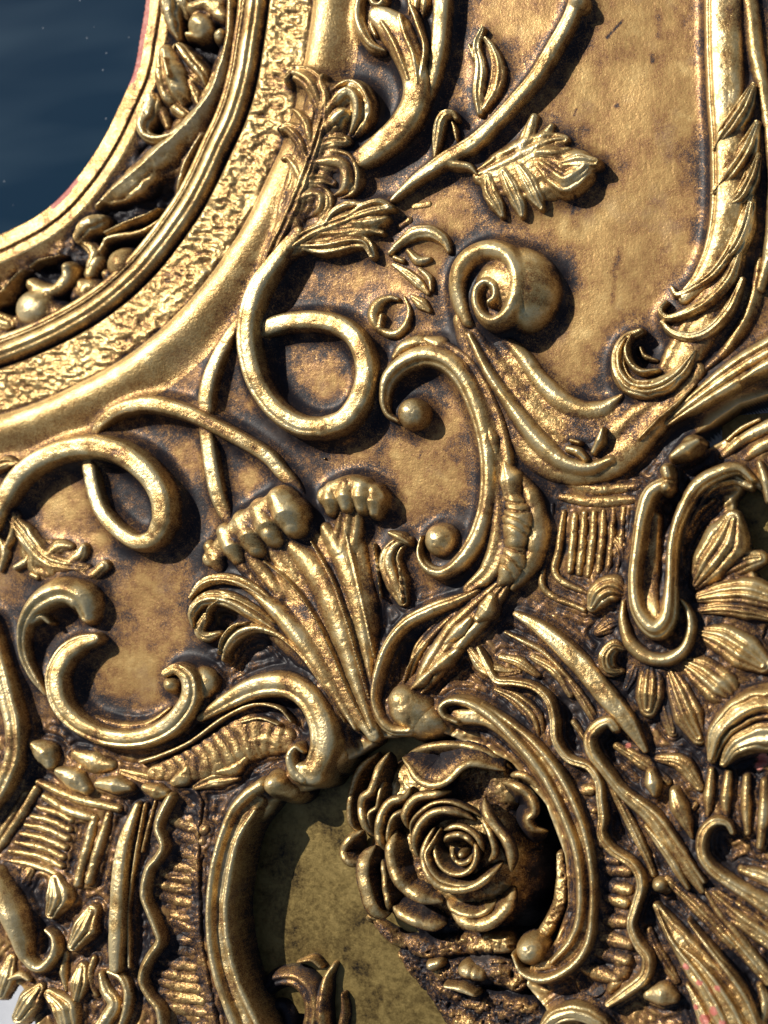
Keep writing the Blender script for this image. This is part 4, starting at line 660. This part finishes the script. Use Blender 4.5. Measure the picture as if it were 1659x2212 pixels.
# more thin petals nested between the large ones
for q, kf, dz in ((5, 1.16, -10), (6, .86, 2), (17, .84, -6), (3, .86, -6), (1, .88, -8)):
    rim, a, dp, t_, z_ = ROSE_JOBS[q]
    pts = [tuple(map(float, c.split(','))) for c in rim.split()]
    rr_ = np.random.RandomState(q * 7 + int(kf * 100)); ang = rr_.uniform(-.18, .18)
    out = []
    for (x, y) in pts[:-1] if len(pts) > 5 else pts:
        dx, dy = (x - 850) * kf, (y - 840) * kf
        out.append(f"{850 + dx * math.cos(ang) - dy * math.sin(ang) + rr_.randn() * 6:.1f},{840 + dx * math.sin(ang) + dy * math.cos(ang) + rr_.randn() * 6:.1f}")
    sweep('petal', rp(' '.join(out)), SEC(a * .8, dp, max(t_ * .6, 3.2), .12), [z + dz for z in z_], rose['obj'], RC, wob=3.0)
rose['obj']['label'] = 'dark bronze rose with gold rubbed petal rims'

# ------------------------------------------------------------------ mirror glass, backing board, ground
def plate(name, pts, z, th, mat, parent=None, step=None):
    """flat board cut to an outline (picture positions at level z), with its thickness"""
    X, Y = ray_xy([p[0] for p in pts], [p[1] for p in pts], z)
    nP = len(pts); V = [(x, y, z * S) for x, y in zip(X, Y)] + [(x, y, (z - th) * S) for x, y in zip(X, Y)]
    F = [list(range(nP))[::-1], list(range(nP, 2 * nP))] + [[i, (i + 1) % nP, (i + 1) % nP + nP, i + nP] for i in range(nP)]
    me = bpy.data.meshes.new(name); me.from_pydata(V, [], F); me.update()
    o = bpy.data.objects.new(name, me); sc.collection.objects.link(o); o.parent = parent; me.materials.append(mat); return o
m, t, b = nodes('dark_mirror_glass')
co = t.nodes.new('ShaderNodeTexCoord').outputs['Object']
b.inputs['Base Color'].default_value = (.012, .022, .034, 1); b.inputs['Specular IOR Level'].default_value = .25
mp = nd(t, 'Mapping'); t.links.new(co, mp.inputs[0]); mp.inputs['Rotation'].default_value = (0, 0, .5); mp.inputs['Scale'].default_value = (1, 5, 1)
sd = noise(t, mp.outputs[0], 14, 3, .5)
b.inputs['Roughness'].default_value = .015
refl_streaks = ramp(t, noise(t, mp.outputs[0], 9, 2, .5), [(.42, (.002, .018, .040)), (.80, (.022, .046, .072))])  # pale diagonal streaks painted in for soft reflections in the glass
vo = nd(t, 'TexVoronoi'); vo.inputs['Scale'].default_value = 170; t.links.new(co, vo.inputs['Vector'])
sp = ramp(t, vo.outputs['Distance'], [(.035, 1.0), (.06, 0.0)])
mx = nd(t, 'Mix', data_type='RGBA'); t.links.new(mth(t, 'MULTIPLY', sp, .5), mx.inputs[0]); t.links.new(refl_streaks, mx.inputs[6]); mx.inputs[7].default_value = (.35, .38, .42, 1)
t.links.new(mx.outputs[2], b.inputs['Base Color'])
MIRROR = m
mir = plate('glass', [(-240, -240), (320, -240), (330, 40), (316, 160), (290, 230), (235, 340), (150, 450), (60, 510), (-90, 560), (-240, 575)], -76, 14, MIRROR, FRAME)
m, t, b = nodes('olive_gilt_board')
co = t.nodes.new('ShaderNodeTexCoord').outputs['Object']
n1 = noise(t, co, 70, 7, .68, .4); n2 = noise(t, co, 700, 5, .7)
f = mth(t, 'MULTIPLY_ADD', mth(t, 'SUBTRACT', n2, .5), .5, n1)
t.links.new(ramp(t, f, [(.30, (.018, .013, .008)), (.42, (.15, .10, .030)), (.56, (.27, .19, .060)), (.75, (.36, .26, .09))]), b.inputs['Base Color'])
b.inputs['Metallic'].default_value = .65; t.links.new(ramp(t, n2, [(.3, .28), (.7, .44)]), b.inputs['Roughness'])
bp = nd(t, 'Bump'); bp.inputs['Strength'].default_value = .35; bp.inputs['Distance'].default_value = .0003; t.links.new(n2, bp.inputs['Height']); t.links.new(bp.outputs[0], b.inputs['Normal'])
BOARD = m
bd = plate('backing_board', [(440, 1500), (900, 1500), (960, 1800), (1110, 2430), (760, 2430), (700, 2194), (604, 2184), (560, 2430), (420, 2430)], -62, 30, BOARD, FRAME)
plate('backing_board', [(1560, 900), (1800, 880), (1800, 1420), (1560, 1420)], -70, 30, BOARD, FRAME)
m, t, b = nodes('gap_shade_dark')
co = t.nodes.new('ShaderNodeTexCoord').outputs['Object']
t.links.new(ramp(t, noise(t, co, 90, 5, .6), [(.3, (.012, .009, .007)), (.7, (.04, .028, .02))]), b.inputs['Base Color']); b.inputs['Roughness'].default_value = .7
plate('gap_shade_sheet', [(930, 1420), (1560, 1300), (1560, 2330), (1020, 2330)], -190, 30, m, FRAME)  # dark sheet added to give the gap beside the rose its deep shadow
m, t, b = nodes('pale_paving')
co = t.nodes.new('ShaderNodeTexCoord').outputs['Object']
t.links.new(ramp(t, noise(t, co, 40, 6, .6), [(.3, (.38, .40, .44)), (.7, (.52, .54, .58))]), b.inputs['Base Color']); b.inputs['Roughness'].default_value = .8
me = bpy.data.meshes.new('ground'); g_ = 60.0; zg = -330 * S
me.from_pydata([(-g_, -g_, zg), (g_, -g_, zg), (g_, g_, zg), (-g_, g_, zg)], [], [(0, 1, 2, 3)]); me.materials.append(m)
gr = bpy.data.objects.new('ground', me); sc.collection.objects.link(gr); gr["kind"] = "structure"
